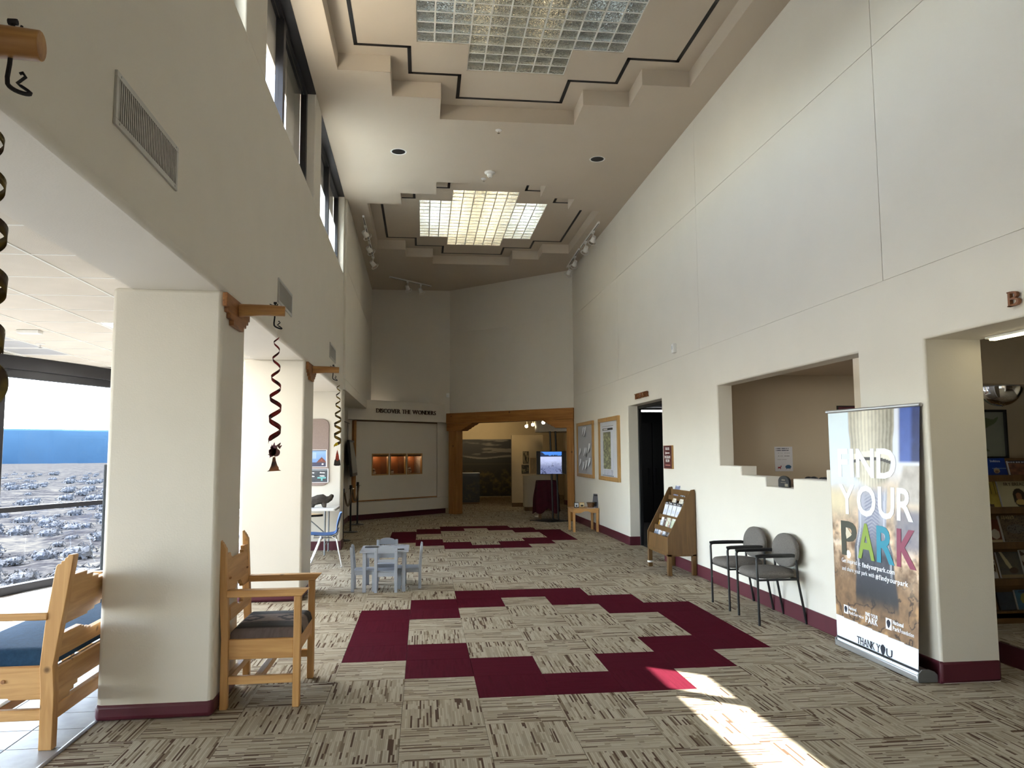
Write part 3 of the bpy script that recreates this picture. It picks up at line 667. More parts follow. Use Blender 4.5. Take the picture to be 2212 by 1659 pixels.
def padcol(U, V):      # U along depth, V across
    v = V; C = np.tile(np.array(srgb(118,104,98)), (len(U),1))
    for a, b_, c in ((0,.06,(95,82,78)),(.06,.09,(30,26,26)),(.10,.20,(46,44,42)),(.20,.30,(28,27,27)),(.30,.33,(105,92,86)),(.67,.70,(105,92,86)),(.70,.80,(28,27,27)),(.80,.90,(46,44,42)),(.91,.94,(30,26,26)),(.94,1,(95,82,78))):
        C = over(C, ((v >= a) & (v < b_)).astype(float), srgb(*c))
    for cu in (.2,.75):
        d = np.floor(np.abs(U-cu)*22)/22*.8+np.floor(np.abs(v-.5)*26)/26
        C = over(C, ((d < .14) & (d > .04)).astype(float), srgb(26,24,25))
    zz = np.abs(np.modf(U*14)[0]-.5)*.03
    C = over(C, ((v > .235+zz) & (v < .25+zz)).astype(float), srgb(78,70,66))
    return C*(.8+.4*vnoise(U*160, V*200, 3))[:,None]
def pad(parent, x0, x1, y0, y1, z0, z1, mat, colfn=None, nx=36, ny=48, round_=.045, crown=.012, name='cushion'):
    u = np.linspace(0,1,nx+1); v = np.linspace(0,1,ny+1); U, V = np.meshgrid(u, v); U, V = U.ravel(), V.ravel()
    e = np.minimum(np.minimum(U,1-U)*(x1-x0), np.minimum(V,1-V)*(y1-y0)); q = np.clip(e/round_, 0, 1)
    top = z0+(z1-z0)*np.sqrt(np.clip(1-(1-q)**2, 0, 1))+crown*np.sin(PI*U)*np.sin(PI*V)
    X, Y = x0+U*(x1-x0), y0+V*(y1-y0); n = len(X)
    vs = np.r_[np.c_[X,Y,top], np.c_[X,Y,np.full(n,z0)]]
    i, j = np.meshgrid(np.arange(nx), np.arange(ny)); a = (j*(nx+1)+i).ravel(); f = np.stack([a,a+1,a+nx+2,a+nx+1],1)
    me = bpy.data.meshes.new(name); me.from_pydata(vs.tolist(), [], f.tolist()+(f[:,::-1]+n).tolist()); me.materials.append(mat)
    if colfn is not None:
        C = colfn(U,V); C = np.r_[C,C]; at = me.color_attributes.new('print','FLOAT_COLOR','POINT'); at.data.foreach_set('color', np.c_[C,np.ones(len(C))].astype(np.float32).ravel())
    me.shade_smooth(); return link(name, me, parent)
M['padcloth'] = vcol('woven_pad', .95)
pad(t, -.212,.235,-.30,.30,.425,.492, M['padcloth'], padcol)
# ---------------------------------------------------------------- bench with blue cushion facing the window
t = thing('bench', 'pine bench with a dark blue cushion facing the lobby windows, back turned to the hall', 'bench', (-2.3, 5.45, 0))
def B_(pts): return [(x+2.3, z) for x, z in pts]
post = B_([(-2.096,0),(-2.088,-.0),(-2.024,0),(-2.024,.30),(-2.036,.45),(-1.992,.75),(-1.962,.97),(-1.950,1.055),(-1.956,1.062),(-1.984,1.060),(-1.988,1.046),(-2.000,1.043),(-2.003,1.028),(-2.018,1.026),(-2.021,1.011),(-2.038,1.008),(-2.046,.996),(-2.053,.95),(-2.09,.68),(-2.108,.45),(-2.098,.30)])
for y0 in (-.80, .75):
    MB().prism(post, 'y', y0, y0+.062).build('leg', M['pine'], t, bevel=.007)
    MB().box(-.36,-.29,y0,y0+.062,0,.70).build('leg', M['pine'], t, bevel=.007)
    MB().box(-.40,.225,y0-.008,y0+.070,.703,.745).build('armrest', M['pinex'], t, bevel=.006)
    p = [(-.29,.305),(-.06,.305),(-.05,.295),(-.02,.295),(-.01,.282),(.03,.282),(.04,.272),(.205,.272),(.205,.447),(-.29,.447)]
    MB().prism(p, 'y', y0+.008, y0+.052).build('side_rail', M['pinex'], t, bevel=.004)
    MB().box(-.29,.21,y0+.010,y0+.050,.158,.218).build('stretcher', M['pinex'], t, bevel=.005)
board('back_panel', step_board(-.738,.75,.67,.945,[(.56,.024),(.47,.048),(.38,.072)],[(.45,.012),(.36,.03),(.28,.05),(.2,.07)]), .278, .034, .135, .7, t, M['piney'])
board('back_rail', step_board(-.738,.75,.485,.618,[(.50,.012),(.46,.024),(.42,.036),(.36,.048)],[]), .250, .034, .135, .5, t, M['piney'])
board('apron', step_board(-.738,.75,.225,.425,[],[(.55,.02),(.50,.04),(.45,.06)]), .235, .034, 0, .3, t, M['piney'])
board('front_rail', step_board(-.738,.75,.27,.425,[],[(.5,.02),(.45,.04)]), -.325, .034, 0, .3, t, M['piney'])
MB().box(.215,.255,-.738,.75,.14,.222).build('stretcher', M['piney'], t, bevel=.005)
MB().box(-.08,-.04,-.75,.76,.165,.215).build('stretcher', M['piney'], t, bevel=.005)
for k in (0, 1): MB().cyl((-.07+.075*k,-.80,.375),(-.07+.075*k,-.790,.375),.011,n=10).build('peg', M['corbel'], t)
pad(t, -.36,.232,-.735,.745,.44,.525, M['bluecush'], None, 24, 40, .06, .02)
t = thing('felt_panel', 'dark grey upright panel standing by the lobby window behind the bench', 'panel', (-3.05, 8.0, 0))
MB().box(-.05,.12,-.05,.05,.02,1.53).build('panel_body', M['greyfelt'] if 'greyfelt' in M else plain('grey_felt', (.045,.05,.055), .95, var=.25, scale=60), t, bevel=.012)
MB().box(-.12,.19,-.15,.15,0,.02).build('base', M['blackmetal'], t, bevel=.004)
# ---------------------------------------------------------------- corbels with pegs, hooks and wind spinners
def corbel(y, label):
    t = thing('peg_bracket', label, 'bracket', (LX(y), y, 2.61))
    w_ = [(.33,.06),(.33,-.03),(.285,-.03),(.285,-.062),(.225,-.062),(.225,-.095),(.150,-.095),(.150,-.130)]
    p = [(-a, b_) for a, b_ in w_]+[(a, b_) for a, b_ in reversed(w_)]
    MB().prism(p, 'x', .001, .032).build('corbel_board', M['corbel'], t, bevel=.005)
    pts = [(.03+.31*k/8, .006*math.sin(k*.8), .003*math.sin(k*.5)) for k in range(9)]
    MB().tube(pts, [.046,.044,.043,.041,.040,.039,.038,.037,.036], 16).build('peg', M['peg'], t, bevel=.003)
    hk = [(.272,0,.060),(.272,0,.02),(.270,0,-.05),(.266,0,-.085)]
    hk += [(.293-.027*math.cos(a*(1.62 if a > 0 else 1)), 0, -.095-.030*math.sin(a*1.0)) for a in [0.2*k for k in range(1,16)]]
    hk += [(.308,0,-.082),(.300,0,-.072),(.294,0,-.075)]
    MB().tube(hk, [.0055]*4+[.0055]*10+[.004]*8, 8).tube([(.235,0,.048),(.25,0,.040),(.275,0,.038),(.285,.01,.042),(.288,.01,.052)], .0035, 6).cyl((.262,0,.055),(.282,0,.055),.008,n=8).build('hook', M['iron'], t)
corbel(1.90, 'carved wooden peg bracket cut off at the left edge of the view')
corbel(5.42, 'carved wooden peg bracket on the pillar behind the armchair')
corbel(9.24, 'carved wooden peg bracket on the second pillar from the camera')
def stripes(name, ca, cb, rough=.3):
    m, nt, b = _m(name); g = nt.nodes.new('ShaderNodeTexCoord'); sp = nt.nodes.new('ShaderNodeSeparateXYZ'); L(nt, g.outputs['Object'], sp.inputs[0])
    n = N(nt, 'ShaderNodeTexNoise', Scale=18, Detail=2); L(nt, g.outputs['Object'], n.inputs['Vector'])
    L(nt, ramp(nt, n.outputs[0], [(.42, ca), (.58, cb)]), b.inputs['Base Color']); b.inputs['Roughness'].default_value = rough; b.inputs['Metallic'].default_value = .5
    return m
def spinner(x, y, ztop, zend, rmax, turns, wmax, label, mat, tipmat, fig, phase=0, figz=.06, scale=1.0):
    t = thing('wind_spinner', label, 'wind spinner', (x, y, ztop)); n = int(turns*26); ribbon = MB(); H = ztop-zend; tip = MB()
    hub = lambda f: rmax*(.42+.58*min(1, f*1.6))
    vs = []
    for k in range(n+1):
        f = k/n; a = phase+2*PI*turns*f**.85; r = hub(f); z = -H*f; wd = wmax*(.25+.75*f)*(1 if f < .97 else .6)
        for sgn in (-1, 1): vs.append(((r+sgn*.001)*math.cos(a+sgn*.12), (r+sgn*.001)*math.sin(a+sgn*.12), z+sgn*wd/2))
    fs = [(2*k,2*k+1,2*k+3,2*k+2) for k in range(n)]
    cut = int(n*.95) if tipmat else n
    ribbon.add(vs, fs[:cut]); o = ribbon.build('ribbon', M[mat], t)
    so = o.modifiers.new('thick', 'SOLIDIFY'); so.thickness = .0012
    if tipmat:
        o = MB().add(vs, fs[cut:]).build('ribbon_tip', M[tipmat], t); so = o.modifiers.new('thick', 'SOLIDIFY'); so.thickness = .0012
    MB().cyl((0,0,.09),(0,0,-.0),.0009,n=5).cyl((0,0,-H+.02),(0,0,-H-figz),.0008,n=5).build('string', M['white'], t)
    fig(t, -H-figz, scale); return t
M['redribbon'] = stripes('red_foil', (.22,.012,.012), (.05,.004,.006)); M['goldribbon'] = stripes('gold_foil', (.20,.12,.012), (.05,.028,.008)); M['olive'] = stripes('olive_foil', (.11,.075,.012), (.04,.02,.008))
M['yellow'] = plain('yellow_foil', (.72,.55,.02), .4)
def volcano(t, z, s):
    p = [(-.050,-.195),(-.035,-.185),(-.022,-.155),(-.013,-.115),(-.010,-.09),(.008,-.085),(.012,-.115),(.024,-.150),(.034,-.165),(.036,-.18),(.052,-.19)]
    MB().prism([(a*s, z+(b_+.0)*s) for a, b_ in p], 'y', -.002, .002).build('cone', stripes('volcano_cone', (.26,.10,.04), (.05,.03,.025), .6), t)
    sm = MB()
    for a, b_, r in ((.012,-.055,.030),(-.012,-.05,.028),(.000,-.022,.022),(-.020,-.072,.016),(-.028,-.042,.012),(-.018,-.018,.011)): sm.prism([(s*(a+r*math.cos(q)), z+s*(b_+r*math.sin(q))) for q in [2*PI*k/16 for k in range(16)]], 'y', -.0025, .0025)
    for a, b_, dx, dz in ((.022,-.012,.020,.026),(.032,-.022,.020,.018),(-.004,-.006,.003,.022),(-.016,-.016,-.004,.018),(-.030,-.070,-.014,-.002),(-.026,-.085,-.006,-.012)): sm.prism([(s*(a-dz*.4),z+s*(b_+dx*.4)),(s*(a+dz*.4),z+s*(b_-dx*.4)),(s*(a+dx+dz*.15),z+s*(b_+dz)),(s*(a+dx),z+s*(b_+dz+.004))], 'y', -.002, .002)
    sm.build('smoke', stripes('volcano_smoke', (.20,.09,.13), (.13,.06,.05), .6), t)
def lava_cone(t, z, s):
    MB().prism([(-.042*s,z-.19*s),(-.034*s,z-.13*s),(-.018*s,z-.105*s),(.018*s,z-.105*s),(.034*s,z-.13*s),(.042*s,z-.19*s),(.02*s,z-.197*s),(-.02*s,z-.197*s)], 'y', -.002, .002).build('cone', stripes('cinder', (.06,.05,.045), (.025,.02,.02), .7), t)
    MB().prism([(-.024*s,z-.12*s),(-.015*s,z-.05*s),(-.002*s,z),(.008*s,z-.03*s),(.018*s,z-.07*s),(.024*s,z-.12*s),(0,z-.14*s)], 'y', -.0025, .0025).build('lava', stripes('lava', (.5,.06,.03), (.25,.05,.03), .6), t)
def disc_fig(t, z, s):
    MB().lathe([(.0,-.004),(.050*s,-.004),(.050*s,.004),(0,.004)], (0,0,z-.06*s), 28, 'y').build('disc', stripes('dark_disc', (.012,.012,.01), (.04,.035,.01), .5), t)
    MB().lathe([(.056*s,-.003),(.066*s,-.003),(.066*s,.003),(.056*s,.003)], (0,0,z-.06*s), 28, 'y').build('rim', M['olive'], t)
    MB().bar((.015*s,-.003,z-.145*s),(.03*s,-.003,z-.17*s),.012*s,.006).build('tail', M['yellow'], t)
spinner(-1.010, 5.42, 2.425, 1.70, .041, 5.5, .036, 'red and black spiral wind spinner with a volcano charm by the second pillar', 'redribbon', None, volcano, 0.5, .02, .92)
spinner(-1.000, 9.24, 2.43, 1.70, .042, 6.5, .036, 'dark spiral wind spinner with a yellow tip and red lava cone charm', 'goldribbon', 'yellow', lava_cone, .3, .035, .95)
spinner(-1.060, 1.97, 2.46, 1.87, .047, 5.0, .045, 'gold and black spiral wind spinner at the left edge of the view', 'olive', None, disc_fig, 1.6, .02, 1.0)
# ---------------------------------------------------------------- vents on the left wall
def vent(y0, y1, z0, z1, lab, n=34):
    t = thing('wall_vent', lab, 'vent', (LX(y0), y0, z0), PI/2+LA); W_, H_ = y1-y0, z1-z0; f = .028
    MB().box(0,W_,-.012,0,0,f).box(0,W_,-.012,0,H_-f,H_).box(0,f,-.012,0,f,H_-f).box(W_-f,W_,-.012,0,f,H_-f).build('frame', M['ventgrey'], t, bevel=.002)
    MB().box(f,W_-f,-.001,.0,f,H_-f).build('backing', M['black'], t, smooth=0)
    sl = MB().box(-.0035,.0035,-.010,-.002,f,H_-f).mesh('slat', M['ventgrey'], 0)
    for k in range(n): o = link('slat', sl, t); o.location = (f+(W_-2*f)*(k+.5)/n, 0, 0)
    for a in (.05, .95):
        for b_ in (.06, .94): MB().cyl((W_*a,-.013,H_*b_),(W_*a,-.012,H_*b_),.005,n=8).build('screw', M['greymetal'], t)
M['ventgrey'] = plain('vent_enamel', (.48,.47,.44), .45)
vent(3.22, 4.05, 2.98, 3.212, 'rectangular wall vent nearest the camera, high on the left wall')
vent(7.03, 7.80, 2.985, 3.212, 'rectangular wall vent between the two hanging wind spinners', 30)
vent(11.26, 12.06, 3.010, 3.236, 'rectangular wall vent near the end of the lobby openings', 24)
vent(15.6, 16.58, 3.123, 3.345, 'rectangular wall vent farthest along the left wall', 18)
# ---------------------------------------------------------------- children's table and chairs
G_ = M['greypaint']
t = thing('play_table', 'small grey painted children\'s table between four little chairs', 'table', (-.448, 9.57, 0))
MB().box(-.285,.285,-.30,.30,.455,.475).build('tabletop', G_, t, bevel=.004)
for sx in (-1,1):
    for sy in (-1,1): MB().box(sx*.229-.021,sx*.229+.021,sy*.265-.021,sy*.265+.021,0,.455).build('leg', G_, t, bevel=.003)
MB().box(-.21,.21,-.275,-.257,.395,.455).build('apron', G_, t); MB().box(-.21,.21,.257,.275,.395,.455).build('apron', G_, t)
MB().box(-.24,-.222,-.245,.245,.395,.455).build('apron', G_, t); MB().box(.222,.24,-.245,.245,.395,.455).build('apron', G_, t)
def kidchair(loc, rz, label):
    t = thing('play_chair', label, 'chair', loc, rz, None)
    for sx in (-1,1):
        MB().prism([(-.018,0),(.018,0),(.018,.25),(-.006,.50),(-.010,.518),(-.034,.518),(-.036,.50),(-.018,.25)], 'x', sx*.117-.018, sx*.117+.018).build('leg', G_, t, bevel=.003)
        MB().box(sx*.117-.018,sx*.117+.018,.225,.261,0,.235).build('leg', G_, t, bevel=.003)
        MB().box(sx*.117-.010,sx*.117+.010,.018,.225,.195,.235).build('rail', G_, t)
        for zz in (.475,): MB().cyl((sx*.117,-.036,zz),(sx*.117,-.033,zz),.005,n=8).build('screw', M['greymetal'], t)
    MB().box(-.135,.135,.012,.27,.235,.25).build('seat', G_, t, bevel=.003)
    MB().box(-.099,.099,-.008,.010,.185,.235).build('rail', G_, t); MB().box(-.099,.099,.235,.252,.195,.235).build('rail', G_, t)
    arch = [(-.099,.455),(.099,.455),(.099,.500)]+[(.099*math.cos(a), .500+.040*math.sin(a)) for a in [PI*k/12 for k in range(1,12)]]+[(-.099,.500)]
    MB().prism(arch, 'y', -.028, -.012).build('back_board', G_, t); MB().box(-.099,.099,-.020,-.004,.348,.382).build('back_slat', G_, t)
    return t
kc = kidchair((-.425, 9.25, 0), 0, 'little grey chair with its back to the camera at the children\'s table')
dup(kc, (-.815, 9.47, 0), -PI/2, 'little grey chair on the left side of the children\'s table')
dup(kc, (-.030, 9.60, 0), PI/2, 'little grey chair on the right side of the children\'s table')
dup(kc, (-.448, 10.10, 0), PI, 'little grey chair on the far side of the children\'s table')
def doodle(seed):
    def f(U, V):
        n = fbm(U*7, V*7, seed); C = mixc(srgb(120,125,135), srgb(172,172,176), sstep(.4,.6,n)); return over(C, (np.abs(n-.5) < .02).astype(float), srgb(60,60,66))
    return f
for k, (x, y, w_, h_, c, lab) in enumerate(((-.30,.06,.16,.12,(40,40,44),'dark puzzle board on the far left of the little table'),(.06,-.20,.12,.05,(46,40,38),'dark marker tray near the front edge of the little table'))):
    t2 = thing('board', lab, 'board', (-.448+x+.05, 9.57+y, .4755)); MB().box(0,w_,0,h_,0,.008).build('panel', plain('dark_board_%d' % k, srgb(*c), .6), t2, bevel=.002)
    MB().box(.012,w_-.012,.012,h_-.012,.0081,.0095).build('inlay', plain('board_inlay_%d' % k, srgb(70,66,64), .6), t2)
for k, (x, y, lab) in enumerate(((.05,.02,'colouring sheet with scribbles lying on the right of the little table'),(-.15,-.13,'colouring sheet at the front left of the little table'))):
    t2 = thing('paper_sheet', lab, 'paper', (-.448+x, 9.57+y, .4757)); o = printed('sheet', .21, .16, 24, 20, doodle(k+3), M['print'], t2, (0,0,.001)); o.rotation_euler = (-PI/2,0,.1*k); o.location = (0,.16,.001)
# ---------------------------------------------------------------- lobby corner: tables, blue chairs, tackboard
def blue_chair(loc, rz, label):
    t = thing('stacking_chair', label, 'chair', loc, rz)
    # shell facing -x locally: seat then waterfall back
    prof = [(-.235,.430),(-.225,.452),(-.18,.455),(-.05,.440),(.08,.440),(.14,.452),(.172,.50),(.190,.58),(.215,.68),(.240,.758),(.246,.770)]
    hw = [.185,.20,.205,.205,.20,.19,.185,.20,.205,.185,.15]; n = 10; vs = []
    for (x, z), w_ in zip(prof, hw):
        for k in range(n+1):
            s = -1+2*k/n; vs.append((x-(.03*(s*s) if z > .5 else 0), s*w_, z+(.02*s*s if z < .5 else 0)))
    fs = [(i*(n+1)+k, i*(n+1)+k+1, (i+1)*(n+1)+k+1, (i+1)*(n+1)+k) for i in range(len(prof)-1) for k in range(n)]
    drop = {(6,3),(6,4),(6,5),(6,6),(9,4),(9,5)}
    fs = [f for q, f in enumerate(fs) if (q//n, q%n) not in drop]
    o = MB().add(vs, fs).build('shell', M['bluepl'], t); so = o.modifiers.new('thick','SOLIDIFY'); so.thickness = .008; ss = o.modifiers.new('sub','SUBSURF'); ss.levels = 1; ss.render_levels = 1
    for sy in (-1,1):
        MB().tube([(.10,sy*.16,.43),(.16,sy*.19,.40),(.235,sy*.24,.012)], .0125, 10).cyl((.235,sy*.24,0),(.236,sy*.24,.02),.016,n=10).build('leg', M['chrome'], t)
        MB().tube([(-.02,sy*.15,.43),(-.06,sy*.18,.40),(-.215,sy*.235,.012)], .0125, 10).cyl((-.215,sy*.235,0),(-.216,sy*.235,.02),.016,n=10).build('leg', M['chrome'], t)
        MB().tube([(-.16,sy*.15,.425),(.10,sy*.15,.42),(.17,sy*.12,.46),(.20,sy*.10,.54)], .011, 8).build('frame_rail', M['chrome'], t)
    return t
bc = blue_chair((-1.405, 11.52, 0), .12, 'blue plastic stacking chair with chrome legs pulled out beside the second pillar')
dup(bc, (-2.86, 11.35, 0), 2.7, 'blue plastic chair glimpsed between the two pillars')
t = thing('folding_table', 'white plastic folding table under the tackboard', 'table', (-2.25, 13.0, 0))
r_ = .05; tp = [(.865-r_+r_*math.cos(a), -.33+r_+r_*math.sin(a)) for a in [-PI/2+PI/2*k/5 for k in range(6)]]
tp = tp+[(.865-r_+r_*math.cos(a), .33-r_+r_*math.sin(a)) for a in [PI/2*k/5 for k in range(6)]]
tp = tp+[(-x, y) for x, y in reversed(tp)]
MB().prism(tp, 'z', .705, .745).build('tabletop', M['white'], t, bevel=.006)
for sx in (-1,1):
    for yy in (-.25,.25): MB().cyl((sx*.69,yy,0),(sx*.69,yy,.705),.014,n=10).build('leg', M['greymetal'], t)
    MB().cyl((sx*.69,-.25,.16),(sx*.69,.25,.16),.011,n=8).cyl((sx*.69,0,.30),(sx*.25,0,.69),.010,n=8).build('leg_brace', M['greymetal'], t)
t = thing('activity_table', 'wood topped activity table with a black edge behind the second pillar', 'table', (-2.28, 12.30, 0))
tp = []
for k in range(48):
    a = 2*PI*k/48; rr = .34*(1+.06*math.cos(6*a)); tp.append((.62/.34*rr*math.cos(a)*1.12, rr*math.sin(a)))
MB().prism(tp, 'z', .668, .690).build('tabletop', plain('birch_laminate', (.62,.45,.25), .4), t)
MB().prism([(x*1.012, y*1.016) for x, y in tp], 'z', .655, .686).build('edge_band', M['black'], t)
for sx in (-.5,.5):
    for yy in (-.18,.18): MB().cyl((sx,yy,0),(sx,yy,.655),.018,n=10).build('leg', M['greymetal'], t)
    MB().cyl((sx,-.18,.34),(sx*.2,0,.60),.01,n=8).cyl((sx,.18,.34),(sx*.2,0,.60),.01,n=8).build('leg_brace', M['greymetal'], t)
def lump(nm, label, cat, loc, sx, sy, sz, seed, mat, extra=None):
    me = MB().ball((0,0,0), 1, 1, 1, 32).mesh(nm, mat, 1.2); co = np.array([v.co[:] for v in me.vertices])
    d = .62+.75*fbm(co[:,0]*1.7+seed+5, co[:,1]*1.7+co[:,2]*1.3+9, seed); d2 = .9+.25*fbm(co[:,0]*6+20, co[:,2]*6+co[:,1]*5+20, seed+4)
    co = co*(d*d2)[:,None]*np.array([sx,sy,sz])
    if extra is not None: co = extra(co)
    co[:,2] = np.maximum(co[:,2], -sz*.75)
    for v, c in zip(me.vertices, co): v.co = c
    me.update(); o = link(nm, me); o.location = loc; return tag(o, label, cat)
mb = MB(); mb.tube([(-.30,0,.055),(-.24,0,.075),(-.15,.01,.095),(-.05,0,.125),(.04,0,.128),(.11,0,.125),(.15,0,.155),(.185,0,.19),(.205,0,.20)], [.022,.045,.066,.080,.078,.060,.040,.034,.015], 26)
for lx, ly in ((-.15,.03),(-.13,-.03),(.05,.035),(.07,-.03)): mb.cyl((lx,ly,.0),(lx*.8,ly*.6,.09),.024,.045,12)
me = mb.mesh('lava_rock', M['rock'], 1.3); co = np.array([v.co[:] for v in me.vertices]); dd = fbm(co[:,0]*22+40, co[:,2]*26+co[:,1]*20+40, 4, 3)-.5
for v, c, q, nn in zip(me.vertices, co, dd, [tuple(v.normal) for v in me.vertices]): v.co = (c[0]+nn[0]*q*.05, c[1]+nn[1]*q*.05, max(0, c[2]+nn[2]*q*.05))
me.update(); o = link('lava_rock', me); o.location = (-1.66, 12.97, .746); tag(o, 'rough brown lava rock lying on the white folding table', 'rock')
lump('lava_rock', 'smaller dark rock on the folding table, glimpsed between the pillars', 'rock', (-2.90, 12.97, .79), .10, .09, .06, 8.0, M['rock'])
t = thing('tackboard', 'rounded taupe fabric tackboard on the lobby end wall', 'tackboard', (-2.78, 13.40, 0))
rr = .12; x0, x1, z0, z1 = 0, 1.19, 1.08, 2.215
p = []
for cx_, cz, a0_ in ((x1-rr,z0+rr,-PI/2),(x1-rr,z1-rr,0),(x0+rr,z1-rr,PI/2),(x0+rr,z0+rr,PI)): p += [(cx_+rr*math.cos(a0_+PI/2*k/8), cz+rr*math.sin(a0_+PI/2*k/8)) for k in range(9)]
MB().prism(p, 'y', -.022, 0).build('fabric_face', M['tack'], t, bevel=.006)
def post1(U, V):
    C = mixc(srgb(95,130,190), srgb(150,185,225), V*.9+.1*vnoise(U*6,V*9)); C = over(C, (V < .27).astype(float), srgb(70,70,92))
    d = np.abs(U-.80)*1.4+(V-.27)*.9; C = over(C, ((d < .28) & (V > .27)).astype(float), srgb(120,72,62)); C = over(C, ((d < .17) & (V > .38)).astype(float), srgb(200,90,70))
    C = over(C, (V > .93).astype(float), srgb(40,40,60)); C = over(C, ((np.modf(V*26)[0] < .4) & (U < .6) & (V > .45) & (V < .85)).astype(float)*.5, srgb(230,235,245))
    C = over(C, ((U-.84)**2*1.2+(V-.17)**2 < .002).astype(float), srgb(235,235,240)); return over(C, ((U < .03)|(U > .96)|(V < .03)|(V > .97)).astype(float), srgb(235,235,240))
def post2(U, V):
    C = mixc(srgb(52,56,62), srgb(86,90,96), fbm(U*6,V*6,2))
    for a, b_ in ((.4,.7),(.78,.7),(.42,.45),(.78,.47)): C = over(C, ((np.abs(U-a) < .09) & (np.abs(V-b_+.1*(U-a)) < .035)).astype(float), srgb(225,228,230))
    C = over(C, ((np.abs(U-.76) < .15) & (np.abs(V-.34) < .06)|(np.abs(U-.76) < .03) & (V > .12) & (V < .3)).astype(float), srgb(120,190,190))
    C = over(C, ((np.modf(V*22)[0] < .45) & (U < .35) & (V < .5)).astype(float)*.7, srgb(200,200,205)); C = over(C, (np.abs(V-.9) < .03).astype(float)*.8, srgb(170,175,180))
    return over(C, ((U < .03)|(U > .96)|(V < .04)|(V > .96)).astype(float), srgb(232,232,238))
for lab, fn, x, z, w_, h_ in (('blue volcano poster pinned on the tackboard',post1,.72,1.395,.44,.295),('dark grey diagram poster pinned low on the tackboard',post2,.72,1.135,.47,.235)):
    t2 = thing('poster', lab, 'poster', (-2.78+x, 13.375, z)); MB().box(0,w_,.0,.002,0,h_).build('backing', M['paper'], t2); printed('print', w_, h_, 70, 50, fn, M['print'], t2, (0,-.0008,0))
# ---------------------------------------------------------------- stanchions, ropes, hanging screen
def stanchion(y, label, x=-1.485):
    t = thing('stanchion', label, 'stanchion', (x, y, 0))
    MB().lathe([(.155,0),(.155,.008),(.14,.016),(.04,.022),(.022,.04)], n=28).build('base', M['blackmetal'], t)
    MB().lathe([(.020,.02),(.020,.90)]+[(.020,.9)], n=14).build('post', M['blackmetal'], t)
    MB().lathe([(.034,.885),(.036,.89),(.034,.9),(.03,.91),(.03,.962),(.026,.968)], n=14).build('cap', M['black'], t)
    MB().tube([(.02,-.02,.895),(.055,-.01,.893),(.075,.01,.898)], .005, 6).tube([(-.02,.02,.895),(-.05,.02,.893)], .005, 6).build('hook', M['chrome'], t)
stanchion(14.78, 'black rope stanchion nearest the camera beside the lobby end wall'); stanchion(16.36, 'middle black rope stanchion in the shaded corner'); stanchion(18.06, 'farthest black rope stanchion before the exhibit wall')
for (a, b_, lab) in ((14.78,16.36,'tan rope sagging between the first and middle stanchions'),(16.36,18.06,'tan rope sagging between the middle and last stanchions')):
    pts = [(-1.46, a+.03+(b_-a-.06)*k/16, .895-.30*(1-(k/8-1)**2)) for k in range(17)]
    tag(MB().tube(pts, .017, 10).build('rope', M['rope']), lab, 'rope')
t = thing('wall_screen', 'dark tilted wall screen hanging on the shaded side wall', 'screen', (-1.79, 18.60, 1.50), PI/2)
mb = MB().box(-.80,.80,-.17,-.11,-.42,.42); mb.xf(Matrix.Rotation(-.10, 4, 'X')); mb.build('casing', M['blackmetal'], t, bevel=.008)
mb = MB().box(-.72,.72,-.1735,-.170,-.35,.37); mb.xf(Matrix.Rotation(-.10, 4, 'X')); mb.build('screen_glass', plain('screen_off', (.02,.022,.028), .12), t)
MB().box(-.2,.2,-.115,.0,-.15,.15).build('wall_mount', M['blackmetal'], t)
tag(MB().cyl((-1.78,18.6,1.93),(-1.78,18.6,2.35),.006,n=6).cyl((-1.78,17.5,2.35),(-1.78,19.1,2.35),.008,n=6).build('cable', M['black']), 'black cable running down to the hanging screen', 'cable')
# ---------------------------------------------------------------- right wall: letters, boards, sign
def rthing(name, label, cat, y, z, group=None): return thing(name, label, cat, (RX, y, z), RZ, group)
t = rthing('wall_letters', 'brown carved THEATER letters over the black doorway', 'sign', 12.67, 2.506)
lettering('THEATER', 0, .775, 0, .092, .022, M['letterwood'], t, y=-.012, serif=True)
t = rthing('wall_letters', 'brown carved capital B at the right edge above the bookstore opening', 'sign', 4.262, 2.49)
lettering('B', 0, .085, 0, .092, .022, M['letterwood'], t, y=-.012, serif=True)
def oakframe(t, w_, h_, f, d, mat='oak'):
    m2 = M[mat]
    MB().box(0,w_,-d,0,0,f).build('frame_rail', m2, t, bevel=.004); MB().box(0,w_,-d,0,h_-f,h_).build('frame_rail', m2, t, bevel=.004)
    MB().box(0,f,-d,0,f,h_-f).build('frame_stile', m2, t, bevel=.004); MB().box(w_-f,w_,-d,0,f,h_-f).build('frame_stile', m2, t, bevel=.004)
M['boardgrey'] = plain('grey_board', (.40,.40,.42), .8, var=.02); M['boardlight'] = plain('pale_board', (.55,.56,.60), .6, var=.02)
t = rthing('bulletin_board', 'oak framed grey bulletin board with curling paper slips', 'board', 17.62, 1.07)
oakframe(t, 1.69, 1.22, .075, .045); MB().box(.07,1.62,-.02,0,.07,1.15).build('board_face', M['boardgrey'], t)
